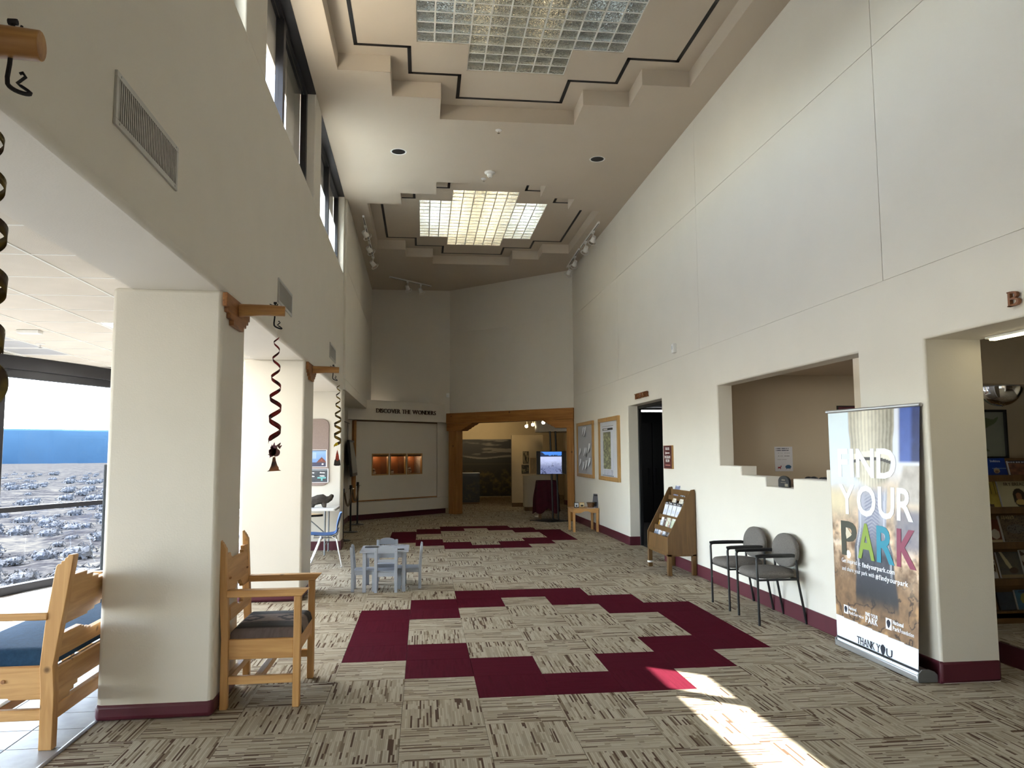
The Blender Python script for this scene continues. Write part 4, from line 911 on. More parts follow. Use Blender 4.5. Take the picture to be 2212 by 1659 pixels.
slips = [(.62,.92,.14,.19,'top slip pair, left one, on the grey bulletin board'),(.80,.90,.17,.21,'large curled slip at the top of the grey bulletin board'),(.27,.48,.17,.17,'slip on the left of the upper row on the grey bulletin board'),(.76,.47,.15,.18,'slip in the middle of the upper row on the grey bulletin board'),(.93,.45,.11,.20,'slip with a dark edge beside the middle one on the bulletin board'),(1.22,.54,.16,.20,'slip highest at right on the grey bulletin board'),(.28,.24,.17,.17,'slip at left of the lowest row on the bulletin board'),(.60,.15,.17,.19,'lowest slip with a dark shadow on the bulletin board'),(.90,.18,.18,.19,'whitest slip in the lowest row on the bulletin board'),(1.22,.24,.17,.19,'slip at right of the lowest row on the bulletin board')]
for k, (x, z, w_, h_, lab) in enumerate(slips):
    t2 = thing('paper_slip', lab, 'paper', (RX-.022, 17.62-x, 1.07+z), RZ); n = 8
    vs = [(w_*i/n, -.004-.05*(1-j/n)**2*(.4+.6*(i/n)), h_*j/n) for j in range(n+1) for i in range(n+1)]
    o = MB().add(vs, [(j*(n+1)+i, j*(n+1)+i+1, (j+1)*(n+1)+i+1, (j+1)*(n+1)+i) for j in range(n) for i in range(n)]).build('sheet', M['paper'], t2); o.modifiers.new('thick','SOLIDIFY').thickness = .001
    MB().cyl((w_/2,-.008,h_-.012),(w_/2,-.002,h_-.012),.006,n=8).build('pin', M['black'], t2)
t = rthing('map_board', 'oak framed pale board holding a long folded map', 'frame', 15.37, 1.067)
oakframe(t, 1.60, 1.225, .08, .05); MB().box(.075,1.53,-.02,0,.075,1.155).build('board_face', M['boardlight'], t)
def mapfn(U, V):
    C = np.tile(np.array(srgb(196,198,210)), (len(U),1)); n = fbm(U*5, V*16, 4); n2 = fbm(U*9+3, V*22, 9)
    mp = mixc(srgb(92,92,74), srgb(142,142,112), n); mp = np.where((n2 > .58)[:,None], np.asarray(srgb(160,160,120)), mp); mp = np.where((np.abs(n2-.45) < .02)[:,None], np.asarray(srgb(70,68,58)), mp)
    C = np.where(((U > .06) & (U < .80) & (V > .13) & (V < .885))[:,None], mp, C); C = over(C, ((V > .915) & (V < .965)).astype(float), srgb(18,18,20)); C = over(C, ((V > .93) & (V < .945) & (U > .08) & (U < .5) & (np.modf(U*30)[0] < .6)).astype(float), srgb(200,200,200))
    return over(C, ((V < .11) & (V > .02) & (U > .05) & (np.modf(V*60)[0] < .4) & (vnoise(U*18,V*4,2) > .45)).astype(float)*.6, srgb(120,124,140))
t2 = thing('map_sheet', 'long printed trail map with a black title band pinned in the oak frame', 'map', (RX-.022, 15.06, 1.172), RZ)
MB().box(0,.83,-.003,0,0,.95).build('backing', M['paper'], t2); printed('print', .83, .95, 60, 90, mapfn, M['print'], t2, (0,-.004,0))
MB().box(-.02,.85,-.012,0,.945,.955).build('hanger_bar', M['greymetal'], t2); MB().box(-.0,.84,-.012,0,-.008,.004).build('hanger_bar', M['greymetal'], t2)
t = rthing('wall_sign', 'small maroon theater notice sign with white lettering beside the black doorway', 'sign', 11.15, 1.372)
MB().box(0,.375,-.028,0,0,.34).build('sign_board', M['oak'], t, bevel=.002); MB().box(.004,.371,-.031,-.028,.004,.336).build('sign_face', plain('sign_maroon', (.075,.012,.012), .5), t)
M['signwhite'] = plain('sign_white', (.75,.72,.70), .5)
lettering('THEATER', .095, .285, .272, .040, .003, M['signwhite'], t, y=-.032, join=True, name='lettering')
MB().box(.12,.285,-.034,-.031,.222,.236).prism([(.092,.229),(.128,.249),(.128,.209)], 'y', -.034, -.031).build('arrow', M['signwhite'], t)
lettering('PROGRAM', .06, .315, .150, .040, .003, M['signwhite'], t, y=-.032, join=True, name='lettering'); lettering('BEGIN', .11, .275, .098, .040, .003, M['signwhite'], t, y=-.032, join=True, name='lettering')
MB().box(.085,.305,-.0325,-.031,.045,.060).build('small_print', plain('sign_pink', (.42,.17,.14), .6), t)
t = rthing('alarm_box', 'small white alarm box high on the right wall', 'alarm', 10.62, 3.03)
MB().box(0,.085,-.05,0,0,.13).build('box', M['white'], t, bevel=.006); MB().box(.02,.065,-.056,-.05,.05,.10).build('lens', M['alu'], t, bevel=.003)
t = rthing('wall_outlet', 'small outlet plate on the right wall behind the near waiting chair', 'outlet', 7.54, .455)
MB().box(0,.075,-.008,0,0,.055).build('plate', M['greymetal'], t, bevel=.003); MB().box(.02,.055,-.011,-.008,.008,.024).box(.02,.055,-.011,-.008,.031,.047).build('socket', M['black'], t)
# ---------------------------------------------------------------- brochure rack
RKX, RKY = 3.195, 10.37
t = thing('brochure_rack', 'brown plywood brochure rack on legs against the right wall', 'rack', (3.39, RKY, 0))
rk = lambda pts: [(x-3.39, z) for x, z in pts]
side = rk([(3.195,.275),(3.195,.50),(3.525,1.112),(3.575,1.12),(3.583,1.10),(3.583,.275)])
for yy in (-.465, .447): MB().prism(side, 'y', yy, yy+.018).build('side_panel', M['rack'], t, bevel=.002)
MB().box(.165,.178,-.447,.447,.275,1.09).build('back_panel', M['rack'], t); MB().box(-.195,.178,-.447,.447,.275,.30).build('bottom_board', M['rack'], t)
for sx in (-.168,.163):
    for sy in (-.435,.435): MB().box(sx-.027,sx+.027,sy-.03,sy+.03,0,.275).build('leg', M['rack'], t, bevel=.003)
for yy in (-.465,.445): MB().box(-.19,.19,yy,yy+.02,.25,.275).build('rail', M['rack'], t)
MB().box(-.195,-.175,-.465,.465,.25,.275).build('rail', M['rack'], t)
mb = MB().prism(rk([(3.200,.30),(3.216,.30),(3.236,.485),(3.220,.49)]), 'y', -.447, .447); mb.build('front_panel', M['rack'], t, bevel=.002)
tiers = [(3.235,.395),(3.300,.545),(3.372,.69),(3.455,.845),(3.515,.955)]
for k, (x, z) in enumerate(tiers):
    MB().box(x-3.39, .165, -.447, .447, z-.012, z).build('shelf', M['rack'], t)
    if k: MB().prism(rk([(x-.004,z-.012),(x+.008,z-.012),(x+.016,z+.05),(x+.004,z+.05)]), 'y', -.447, .447).build('shelf_lip', M['rack'], t)
for yy in (-.10,.18): MB().box(.11,.112,yy-.004,yy+.004,.845,1.0).build('divider', M['rack'], t)
MB().cyl((-.168,.435,.06),(-.168,.435,.085),.042,n=12).build('leg_band', M['white'], t)
def brochure_fn(base, band, kind, seed):
    def f(U, V):
        C = np.tile(np.array(srgb(*base)), (len(U),1)); n = fbm(U*4+seed, V*6+seed, seed)
        if kind == 'photo': C = mixc(srgb(*base), srgb(*band), sstep(.3,.7,n)); C = over(C, ((V > .78) & (V < .9) & (U > .12) & (U < .85)).astype(float)*.7, srgb(225,225,230))
        if kind == 'black': C = over(C, (V > .80).astype(float), srgb(18,18,22)); C = over(C, ((V > .86) & (V < .92) & (U > .1) & (U < .7)).astype(float), srgb(210,210,215)); C = over(C, ((np.modf(V*18)[0] < .35) & (V < .7) & (U > .15) & (U < .8)).astype(float)*.35, srgb(150,160,185))
        if kind == 'text': C = over(C, ((np.modf(V*12)[0] < .4) & (U > .12) & (U < .88) & (V < .85)).astype(float)*.5, srgb(*band))
        if kind == 'dots': C = over(C, (vnoise(U*9, V*12, seed) > .78).astype(float), srgb(*band))
        return C
    return f
def brochure(yc, tier, w_, h_, base, band, kind, label, lean=.30, dx=.0, th=.012):
    x, z = tiers[tier]
    t2 = thing('brochure', label, 'brochure', (x+.022+dx, yc+w_/2, z+.002), RZ)
    M_ = Matrix.Rotation(-lean, 4, 'X')
    mb = MB().box(0,w_,0,th,0,h_); mb.xf(M_); mb.build('pages', M['paper'], t2)
    o = printed('cover', w_, h_, 14, 20, brochure_fn(base, band, kind, int(yc*100) % 17), M['print'], t2, (0,0,0)); o.matrix_local = M_ @ Matrix.Translation((0,-.001,0)); return t2
Y0 = RKY+.42
rows = [
 (0, [(.05,.085,.145,(120,130,150),(180,190,205),'photo','grey blue brochure at the left end of the bottom row in the rack'),(.15,.06,.15,(60,95,140),(190,205,225),'photo','blue brochure second from left in the bottom row of the rack'),(.23,.075,.15,(215,218,226),(120,120,130),'text','white brochure third from left in the bottom row of the rack'),(.32,.075,.15,(190,175,160),(120,95,80),'photo','tan brochure in the middle of the bottom row of the rack'),(.43,.095,.16,(200,205,220),(90,95,110),'photo','pale brochure with a dark foot right of the middle in the bottom row'),(.56,.10,.16,(30,30,36),(190,180,170),'dots','black patterned brochure near the right of the bottom row'),(.68,.09,.16,(50,60,80),(150,160,180),'photo','navy brochure second from right in the bottom row'),(.78,.07,.16,(60,58,60),(200,200,200),'photo','charcoal brochure at the right end of the bottom row')]),
 (1, [(.06,.06,.12,(190,140,40),(120,80,30),'photo','ochre brochure edge at the left of the second row in the rack'),(.17,.10,.165,(225,226,232),(60,55,60),'text','white booklet with dark spine in the second row of the rack'),(.30,.09,.165,(60,50,48),(120,100,90),'photo','dark brown booklet behind the white one in the second row'),(.43,.17,.205,(212,216,196),(150,80,70),'dots','pale green map brochure with red dots in the second row'),(.63,.15,.20,(160,178,130),(210,215,200),'photo','green brochure beside the pale map brochure in the second row'),(.78,.09,.13,(205,180,180),(150,60,60),'dots','pink brochure at the right of the second row')]),
 (2, [(.10,.15,.235,(222,224,232),(30,30,30),'black','black topped white leaflet, first from the left in the third row'),(.28,.15,.235,(222,224,232),(30,30,30),'black','black topped white leaflet, second from the left in the third row'),(.45,.15,.235,(222,224,232),(30,30,30),'black','black topped white leaflet, third from the left in the third row'),(.63,.16,.235,(222,224,232),(30,30,30),'black','black topped white leaflet, fourth from the left in the third row')]),
 (3, [(.26,.14,.125,(222,216,200),(140,130,120),'text','cream card left of the divider in the fourth row of the rack'),(.55,.15,.135,(226,220,206),(140,130,120),'text','cream card right of the divider in the fourth row of the rack')]),
 (4, [(.18,.20,.235,(150,160,190),(110,112,135),'photo','large grey lavender booklet standing highest at the top of the rack'),(.47,.19,.125,(40,42,46),(160,175,190),'photo','dark booklet lying low in the top row of the rack'),(.74,.09,.14,(215,218,226),(110,120,150),'text','white leaflet at the right end of the top row of the rack')])]
for tier, items in rows:
    for yo, w_, h_, base, band, kind, lab in items: brochure(Y0-yo, tier, w_, h_, base, band, kind, lab)
# ---------------------------------------------------------------- two waiting chairs
def waiting_chair(loc, label):
    t = thing('waiting_chair', label, 'chair', loc)          # faces -x; local origin below the seat centre
    m = M['blackmetal']; R_ = .0115
    for sy in (-1,1):
        y = sy*.234
        MB().tube([(-.232,y,0),(-.236,y,.40),(-.240,y,.60),(-.236,y,.617),(-.222,y,.628),(-.20,y,.630),(.11,y*.985,.630),(.150,y*.98,.626)], R_, 10).build('leg', m, t)
        MB().tube([(.232,y,0),(.163,y*.985,.40),(.158,y*.98,.50),(.152,y*.975,.62),(.150,y*.97,.69)], R_, 10).build('leg', m, t)
        MB().box(-.235,.165,y-.011,y+.011,.408,.424).build('seat_rail', m, t)
        mb = MB().tube([(-.25,y,.637),(-.2,y,.641),(-.05,y,.642),(.10,y*.985,.641),(.148,y*.98,.636)], [.012,.015,.016,.015,.012], 10); mb.build('arm_cap', M['black'], t)
    MB().box(-.226,-.206,-.23,.23,.408,.424).box(.145,.165,-.23,.23,.408,.424).build('cross_rail', m, t)
    n = 40; seat = [(.47*.5*math.copysign(abs(math.cos(a))**.75, math.cos(a))-.045, .245*math.copysign(abs(math.sin(a))**.7, math.sin(a))) for a in [2*PI*k/n for k in range(n)]]
    mb = MB(); rings = [(.90,.424),(.98,.435),(1.0,.455),(.99,.475),(.93,.490),(.75,.498),(.4,.502)]
    for s, z in rings: mb.v += [(x*s-.02*(1-s), y*s, z) for x, y in seat]
    for i in range(len(rings)-1): mb.f += [(i*n+k, i*n+(k+1)%n, (i+1)*n+(k+1)%n, (i+1)*n+k) for k in range(n)]
    mb.f += [tuple(range(n-1,-1,-1)), tuple(range((len(rings)-1)*n, len(rings)*n))]; mb.m = [0]*len(mb.f); mb.build('seat', M['seatfab'], t, smooth=1.2)
    prof = []
    for k in range(n):
        a = 2*PI*k/n; yy, zz = math.cos(a), math.sin(a)
        prof.append((.252*math.copysign(abs(yy)**.8, yy)*(1 if zz < 0 else 1-.10*zz*zz), .652+(.168 if zz > 0 else .150)*math.copysign(abs(zz)**.9, zz)))
    mb = MB(); rings = [(.94,.012),(.99,.004),(1.0,-.014),(.985,-.030),(.92,-.042),(.6,-.050),(.25,-.052)]
    for s, d in rings: mb.v += [(.168+d+.10*(.652+(z-.652)*s-.62), y*s, .652+(z-.652)*s) for y, z in prof]
    for i in range(len(rings)-1): mb.f += [(i*n+k, i*n+(k+1)%n, (i+1)*n+(k+1)%n, (i+1)*n+k) for k in range(n)]
    mb.f += [tuple(range(n-1,-1,-1)), tuple(range((len(rings)-1)*n, len(rings)*n))]; mb.m = [0]*len(mb.f); mb.build('backrest', M['seatfab'], t, smooth=1.2)
    return t
wc = waiting_chair((3.352, 7.234, 0), 'black framed grey fabric waiting chair nearer the standing banner')
dup(wc, (3.345, 7.912, 0), 0, 'black framed grey fabric waiting chair nearer the brochure rack')
# ---------------------------------------------------------------- roll-up banner
t = thing('banner_stand', 'tall roll-up FIND YOUR PARK banner standing by the bookstore opening', 'banner', (3.45, 6.225, 0), RZ)
BW, BH = 1.055, 1.90; Z0 = .045
TW = lambda x, z: .121*(x/BW)*(z/1.95)
def banner_fn(U, V):
    z = V
    n1 = fbm(U*7, V*14, 1); n2 = fbm(U*16, V*30, 5); n3 = fbm(U*34, V*60, 8)
    leaf = mixc(srgb(96,70,50), srgb(206,178,148), sstep(.25,.75,.5*n1+.5*n2)); leaf = over(leaf, sstep(.55,.8,n3)*.5, srgb(70,52,42)); leaf = over(leaf, sstep(.62,.75,n1)*.6, srgb(222,206,190))
    soil = mixc(srgb(62,48,38), srgb(150,118,86), .5*n2+.5*n3); soil = over(soil, sstep(.60,.72,n1)*.8, srgb(172,136,96)); soil = over(soil, (np.abs(n1-.5) < .025).astype(float)*.8, srgb(34,26,24))
    C = leaf*sstep(.24,.40,z)[:,None]+soil*(1-sstep(.24,.40,z))[:,None]
    C = over(C, sstep(.48,.62,z)*(.75), srgb(190,176,158)); C = over(C, sstep(.60,.74,z+.06*(n1-.5))*sstep(.60,.30,U), srgb(196,208,226)); C = over(C, sstep(.66,.80,z)*sstep(.55,.72,U), srgb(200,204,216)); C = over(C, sstep(.70,.62,z)*sstep(.52,.60,z)*sstep(.35,.1,U)*.6, srgb(208,196,160))
    # boot shaft and toe
    bx = .52+.02*np.sin(z*9); hw = .17+.07*sstep(.52,.40,z)+.03*sstep(.35,.22,z)
    inb = sstep(1.0,.9,np.abs(U-bx)/hw)*sstep(.16,.24,z)*sstep(.70,.64,z)
    boot = mixc(srgb(52,54,62), srgb(150,152,166), sstep(.36,.60,z)+.25*(n2-.5)); boot = over(boot, sstep(.62,.40,np.abs(U-bx)/hw)*sstep(.44,.48,z)*sstep(.66,.62,z)*.6*(np.modf(z*70+np.abs(U-bx)*18)[0] < .5), srgb(88,90,120))
    boot = over(boot, (np.abs(np.abs(U-bx)/hw-.80) < .05).astype(float)*sstep(.3,.36,z)*.5, srgb(190,192,200)); boot = over(boot, sstep(.34,.2,z)*.8, srgb(44,42,42)); C = C*(1-inb)[:,None]+boot*inb[:,None]
    # knitted sock
    sw = .26-.035*sstep(.93,.80,z)+.02*np.sin((z-.78)*30)*sstep(.9,.8,z); ins = sstep(1.0,.93,np.abs(U-.50)/sw)*sstep(.69,.73,z+.03*np.cos((U-.5)*9))
    rib = .5+.5*np.cos((U-.5)/sw*PI*13); sock = mixc(srgb(118,112,98), srgb(206,200,184), .30*rib+.7*np.clip(1-np.abs(U-.44)/sw,0,1)+.25*(n3-.5)); cuff = np.abs(z-(.815-.35*(U-.5)**2)) < .012
    sock = over(sock, cuff.astype(float), srgb(214,208,194)); sock = over(sock, ((z < .803-.35*(U-.5)**2) & (z > .79-.35*(U-.5)**2)).astype(float), srgb(58,54,52)); C = C*(1-ins)[:,None]+sock*ins[:,None]
    # blue trouser leg and second sock at right
    ij = sstep(.78,.82,U)*sstep(.775,.79,z); jean = mixc(srgb(26,40,92), srgb(66,92,168), sstep(.2,.8,np.sin((U-.8)*26)*.5+.5)*.8+.3*(n2-.5)); C = C*(1-ij)[:,None]+jean*ij[:,None]
    i2 = sstep(.76,.80,U+.06*np.sin(z*14))*sstep(.775,.765,z)*sstep(.60,.64,z); C = C*(1-i2)[:,None]+mixc(srgb(140,132,126), srgb(188,182,176), n2)*i2[:,None]
    i3 = sstep(.72,.80,U)*sstep(.62,.58,z)*sstep(.40,.47,z); C = C*(1-i3*.8)[:,None]+np.asarray(srgb(98,100,118))*(i3*.8)[:,None]
    C = over(C, ((U-.20)**2*(BW/BH)**2+(z-.385)**2 < .0003).astype(float)*.8, srgb(225,222,214))
    edge = .112-.018*U; C = np.clip(C*1.4, 0, .95)
    C = over(C, (z < edge).astype(float), srgb(238,245,255))
    return over(C, ((z < .0215) & (z > .012)).astype(float), srgb(14,16,34))
o = printed('banner_print', BW, BH, 170, 300, banner_fn, vcol('banner_film', .38), t, (0,0,Z0), warp=lambda U, V: TW(U*BW, Z0+V*BH))
o.modifiers.new('thick','SOLIDIFY').thickness = .002
def bwarp(objs):
    for o in (objs if isinstance(objs, list) else [objs]):
        for v in o.data.vertices: v.co.y += TW(v.co.x, v.co.z)
bm_ = {}
for k, c in {'w':(246,249,255),'olive':(66,66,52),'green':(136,160,62),'teal':(38,140,166),'red':(138,54,82),'navy':(34,38,52)}.items(): bm_[k] = plain('banner_ink_'+k, srgb(*c), .4, var=.01)
def btext(s, x0, x1, z, h, mat, **k): bwarp(lettering(s, x0, x1, z, h, .001, bm_[mat], t, y=-.0025, name=k.pop('name','lettering'), **k))
btext('FIND', .115, .815, 1.412, .218, 'w', off=.025, name='letter'); btext('YOUR', .115, 1.00, 1.108, .230, 'w', off=.02, name='letter')
for ch, a, b_, c in (('P',.125,.335,'olive'),('A',.345,.560,'green'),('R',.585,.795,'teal'),('K',.82,1.035,'red')): btext(ch, a, b_, .775, .262, c, off=.025, name='letter')
bwarp(MB().prism([(.195,.985),(.215,.99),(.255,.955),(.27,.94),(.25,.925),(.20,.90),(.19,.94)], 'y', -.0045, -.0025).build('logo_mark', plain('banner_ink_cream', srgb(214,200,176), .4), t, smooth=0))
btext('Get inspired at', .12, .375, .705, .034, 'w', join=True); btext('findyourpark.com', .395, .795, .700, .036, 'w', join=True, off=.02)
btext('and share your park with', .12, .55, .640, .034, 'w', join=True); btext('#findyourpark', .565, .945, .636, .036, 'w', join=True, off=.02)
def arrowhead(x, z, h, ink):
    p = [(0,0),(.22,.25),(.36,.60),(.30,.86),(.16,.90),(.13,1.0),(-.13,1.0),(-.16,.90),(-.30,.86),(-.36,.60),(-.22,.25)]
    bwarp(MB().prism([(x+a*h, z+b_*h) for a, b_ in p], 'y', -.0055, -.0025).build('emblem', bm_[ink], t, smooth=0))
def nps(x, z, s, l1, l2, l3):
    bwarp(MB().box(x, x+.062*s, -.0035, -.0022, z, z+.072*s).build('emblem_plate', bm_['w'], t, smooth=0)); arrowhead(x+.031*s, z+.008*s, .056*s, 'navy')
    btext(l1, x+.075*s, x+.185*s, z+.045*s, .026*s, 'w', join=True, off=.02); btext(l2, x+.075*s, x+.145*s, z+.006*s, .026*s, 'w', join=True, off=.02); btext(l3, x+.150*s, x+.29*s, z+.006*s, .026*s, 'w', join=True)
nps(.125, .292, .95, 'National', 'Park', 'Service'); nps(.685, .288, 1.12, 'National', 'Park', 'Foundation')
btext('FIND YOUR', .425, .585, .333, .026, 'w', join=True, off=.02); btext('PARK', .425, .585, .283, .044, 'w', join=True, off=.03)
btext('THANK Y', .30, .605, .092, .056, 'navy', serif=True, name='letter'); arrowhead(.645, .080, .080, 'navy'); btext('U', .685, .760, .088, .056, 'navy', serif=True, name='letter')
btext('The National Park Service thanks our premier partners for', .16, .92, .070, .016, 'olive', join=True)
mb = MB().cyl((-.012,-.002,BH+Z0+.004),(BW+.012,-.002,BH+Z0+.004),.014,n=12); mb.xf(Matrix.Identity(4)); o = mb.build('top_rail', M['alu'], t); bwarp(o)
MB().box(-.015,BW+.01,-.012,.012,.004,.050).build('bottom_rail', M['alu'], t, bevel=.006)
MB().prism([(.006,.004),(.12,.004),(.15,.012),(.15,.03),(.11,.07),(.07,.085),(.03,.085),(.006,.06)], 'x', -.012, BW+.015).build('base_case', M['alu'], t, bevel=.006)
for x in (-.020,BW+.008): MB().prism([(-.012,.003),(.155,.003),(.155,.034),(.115,.075),(.07,.092),(.02,.09),(-.012,.06)], 'x', x, x+.012).build('end_cap', M['greymetal'], t, bevel=.003)
MB().cyl((BW*.5,.10,.06),(BW*.5,.085,1.92),.008,n=10).build('support_pole', M['greymetal'], t)
# ---------------------------------------------------------------- desk opening
t = thing('plaque', 'small black arched plaque standing in the stepped desk opening', 'plaque', (3.68, 7.66, 1.252), RZ)
arch = [(0,0),(.235,0),(.235,.06)]+[(.1175+.1175*math.cos(a), .06+.055*math.sin(a)) for a in [PI*k/12 for k in range(1,12)]]+[(0,.06)]
MB().prism(arch, 'y', -.012, .012).build('plaque_body', M['black'], t, bevel=.003)
MB().box(.08,.155,-.014,-.012,.066,.078).box(.06,.175,-.014,-.012,.045,.050).box(.15,.215,-.014,-.012,.008,.036).build('lettering_band', plain('plaque_gold', (.20,.17,.12), .5), t)
t = thing('desk_counter', 'information desk counter behind the stepped opening', 'counter', (4.2, 7.7, 0))
MB().box(-.40,.5,-.85,1.2,1.24,1.28).build('worktop', M['rack'], t, bevel=.004); MB().box(-.38,.45,-.83,1.18,0,1.24).build('cabinet', M['room'], t)
for y, l_, lab in ((7.50,.26,'long dark object on the desk counter behind the banner edge'),(7.26,.13,'short dark object on the desk counter beside the banner')):
    t = thing('desk_tool', lab, 'office tool', (3.95, y, 1.282)); MB().box(-.05,.05,-l_/2,l_/2,0,.04).ball((0,-l_*.2,.05),.04,l_*.22,.03).ball((0,l_*.22,.048),.04,l_*.2,.028).build('body', M['black'], t, bevel=.006)
def nps_post(U, V):
    C = np.tile(np.array(srgb(206,206,212)), (len(U),1)); tx = lambda a, b_, l, r: ((V > a) & (V < b_) & (U > l) & (U < r) & (vnoise(U*40, V*3, 5) > .3)).astype(float)
    for a, b_, l, r, c in ((.90,.94,.08,.80,(50,52,80)),(.83,.865,.08,.80,(50,52,80)),(.73,.75,.14,.45,(90,90,100)),(.73,.75,.54,.86,(90,90,100)),(.61,.63,.14,.45,(90,90,100)),(.61,.63,.54,.82,(90,90,100)),(.47,.485,.14,.66,(110,110,120))): C = over(C, tx(a,b_,l,r)*.85, srgb(*c))
    deer = ((np.abs(U-.24) < .09) & (np.abs(V-.15) < .03))|((np.abs(U-.17) < .012)|(np.abs(U-.31) < .012)) & (V > .08) & (V < .15)|((np.abs(U-.33) < .03) & (np.abs(V-.20) < .03))
    C = over(C, deer.astype(float), srgb(150,36,50)); bis = ((U-.74)/.17)**2+((V-.18)/.075)**2 < 1; bis = bis|((np.abs(U-.64) < .02)|(np.abs(U-.84) < .02)) & (V > .08) & (V < .16)
    return over(C, bis.astype(float), srgb(40,92,132))
t = thing('poster', 'white notice with a red deer and blue bison on the tan desk room wall', 'poster', (4.570, 9.618, 1.357))
MB().box(0,.245,-.002,0,0,.32).build('sheet', M['paper'], t); printed('print', .245, .32, 60, 80, nps_post, M['print'], t, (0,-.003,0))
t = thing('wall_board', 'dark maroon board on the desk room wall, mostly hidden by the banner', 'board', (5.47, 9.618, 1.3))
MB().box(0,.9,-.03,0,0,.9).build('board_face', M['maroon'], t, bevel=.004); MB().box(-.015,.915,-.02,0,-.015,.915).build('frame', M['black'], t)
# ---------------------------------------------------------------- bookstore
t = thing('bookcase', 'dark wooden display bookcase with sloped shelves in the bookstore', 'bookcase', (4.5, 6.10, .158))
Z_ = -.158; sh = [.247,.503,.804,1.102,1.381]
for x in (0, 1.95): MB().box(x-.02,x,0,.5,0,1.37).build('side_panel', M['dkwood'], t)
MB().box(0,1.93,.47,.5,0,1.36).build('back_panel', M['dkwood'], t)
MB().box(0,1.93,.0,.03,0,.085).build('plinth', M['dkwood'], t)
for k, z in enumerate(sh):
    y0 = .0+.075*k
    MB().prism([(y0,z+Z_-.045),(y0+.018,z+Z_-.045),(y0+.018,z+Z_+.012),(y0,z+Z_+.012)], 'x', 0, 1.93).build('shelf_edge', M['rack'], t)
    MB().prism([(y0+.018,z+Z_-.02),(.47,z+Z_-.02),(.47,z+Z_),(y0+.018,z+Z_)], 'x', 0, 1.93).build('shelf', M['dkwood'], t)
    MB().prism([(y0+.13,z+Z_),(y0+.145,z+Z_),(y0+.215,z+Z_+.25),(y0+.20,z+Z_+.25)] if k < 4 else [(y0+.10,z+Z_),(y0+.115,z+Z_),(y0+.15,z+Z_+.155),(y0+.13,z+Z_+.155)], 'x', 0, 1.93).build('slope_board', M['dkwood'], t)
MB().box(0,1.93,.45,.47,1.36,1.385).build('top_edge', M['rack'], t)
def cover(kind, seed):
    def f(U, V):
        n = fbm(U*5+seed, V*6+seed, seed); n2 = fbm(U*14+seed, V*16, seed+2)
        if kind == 'blue': C = mixc(srgb(14,44,120), srgb(24,66,160), V); C = over(C, ((U-.56)/.13)**2+((V-.30)/.16)**2 < 1, srgb(170,150,120)); C = over(C, ((np.abs(V-.42) < .02) & (U > .38) & (U < .98)).astype(float)*.7, srgb(130,160,205)); C = over(C, ((U-.56)/.07)**2+((V-.24)/.07)**2 < 1, srgb(120,90,70))
        elif kind == 'yellow': C = mixc(srgb(150,128,40), srgb(196,178,86), n); C = over(C, ((np.abs(np.modf(U*6)[0]-.5) < .09) & (V > .5)).astype(float), srgb(60,48,22)); C = over(C, ((U-.22)/.16)**2+((V-.36)/.2)**2 < 1, srgb(104,74,44)); C = over(C, ((U-.22)/.12)**2+((V-.30)/.07)**2 < 1, srgb(200,186,150)); C = over(C, (np.abs(V-.10-.2*(.5-U)) < .06) & (U > .3) & (U < .75), srgb(58,36,24))
        elif kind == 'cream': C = np.tile(np.array(srgb(196,190,156)), (len(U),1)); C = over(C, ((U-.62)/.22)**2+((V-.34)/.36)**2 < 1, srgb(54,44,36)); C = over(C, ((U-.60)/.10)**2+((V-.40)/.14)**2 < 1, srgb(150,108,78)); C = over(C, ((U-.62)/.16)**2+((V-.18)/.11)**2 < 1, srgb(196,168,104))
        elif kind == 'grey': C = mixc(srgb(78,66,52), srgb(128,112,92), n); C = over(C, ((U-.52)/.34)**2+((V-.48)/.18)**2 < 1, srgb(104,100,98)); C = over(C, ((V > .86) & (U > .08) & (U < .6) & (np.modf(U*12)[0] < .7)).astype(float), srgb(176,160,120)); C = over(C, (np.abs(n2-.5) < .02).astype(float), srgb(40,34,30))
        elif kind == 'eagle': C = mixc(srgb(60,66,72), srgb(100,92,78), n); C = over(C, (np.abs(U-.42+.5*(V-.55)) < .10-.10*np.abs(V-.55)) & (V > .2), srgb(196,186,150)); C = over(C, ((U-.62)/.2)**2+((V-.28)/.12)**2 < 1, srgb(70,52,40)); C = over(C, (V < .12).astype(float)*.6, srgb(170,150,110))
        elif kind == 'map': C = mixc(srgb(30,72,110), srgb(54,104,140), n2); C = over(C, (((U-.46)/.30)**2+((V-.55)/.32)**2+.6*(n-.5) < .9).astype(float), srgb(128,132,66)); C = over(C, (np.abs(V-.90) < .04) & (U > .15) & (U < .7), srgb(24,44,84))
        elif kind == 'penguin': C = mixc(srgb(30,40,70), srgb(70,84,110), V); C = over(C, ((U-.6)/.2)**2+((V-.2)/.18)**2 < 1, srgb(180,184,190)); C = over(C, ((U-.55)/.18)**2+((V-.72)/.12)**2 < 1, srgb(160,168,180))
        elif kind == 'red': C = mixc(srgb(84,34,26), srgb(116,60,40), n); C = over(C, ((U-.75)/.2)**2+((V-.35)/.22)**2 < 1, srgb(190,184,170)); C = over(C, (V < .10).astype(float), srgb(190,176,140))
        elif kind == 'faces': C = mixc(srgb(60,40,38), srgb(150,104,76), n); C = over(C, (V > .82).astype(float), srgb(30,36,70)); C = over(C, ((V > .86) & (V < .95) & (np.modf(U*9)[0] < .7)).astype(float), srgb(196,196,210))
        elif kind == 'white': C = np.tile(np.array(srgb(190,182,172)), (len(U),1)); C = over(C, ((n > .5) & (V > .35)).astype(float), srgb(90,66,50)); C = over(C, (V < .3).astype(float), srgb(206,204,206))
        else: C = mixc(srgb(20,30,48), srgb(40,52,72), n)
        return C
    return f
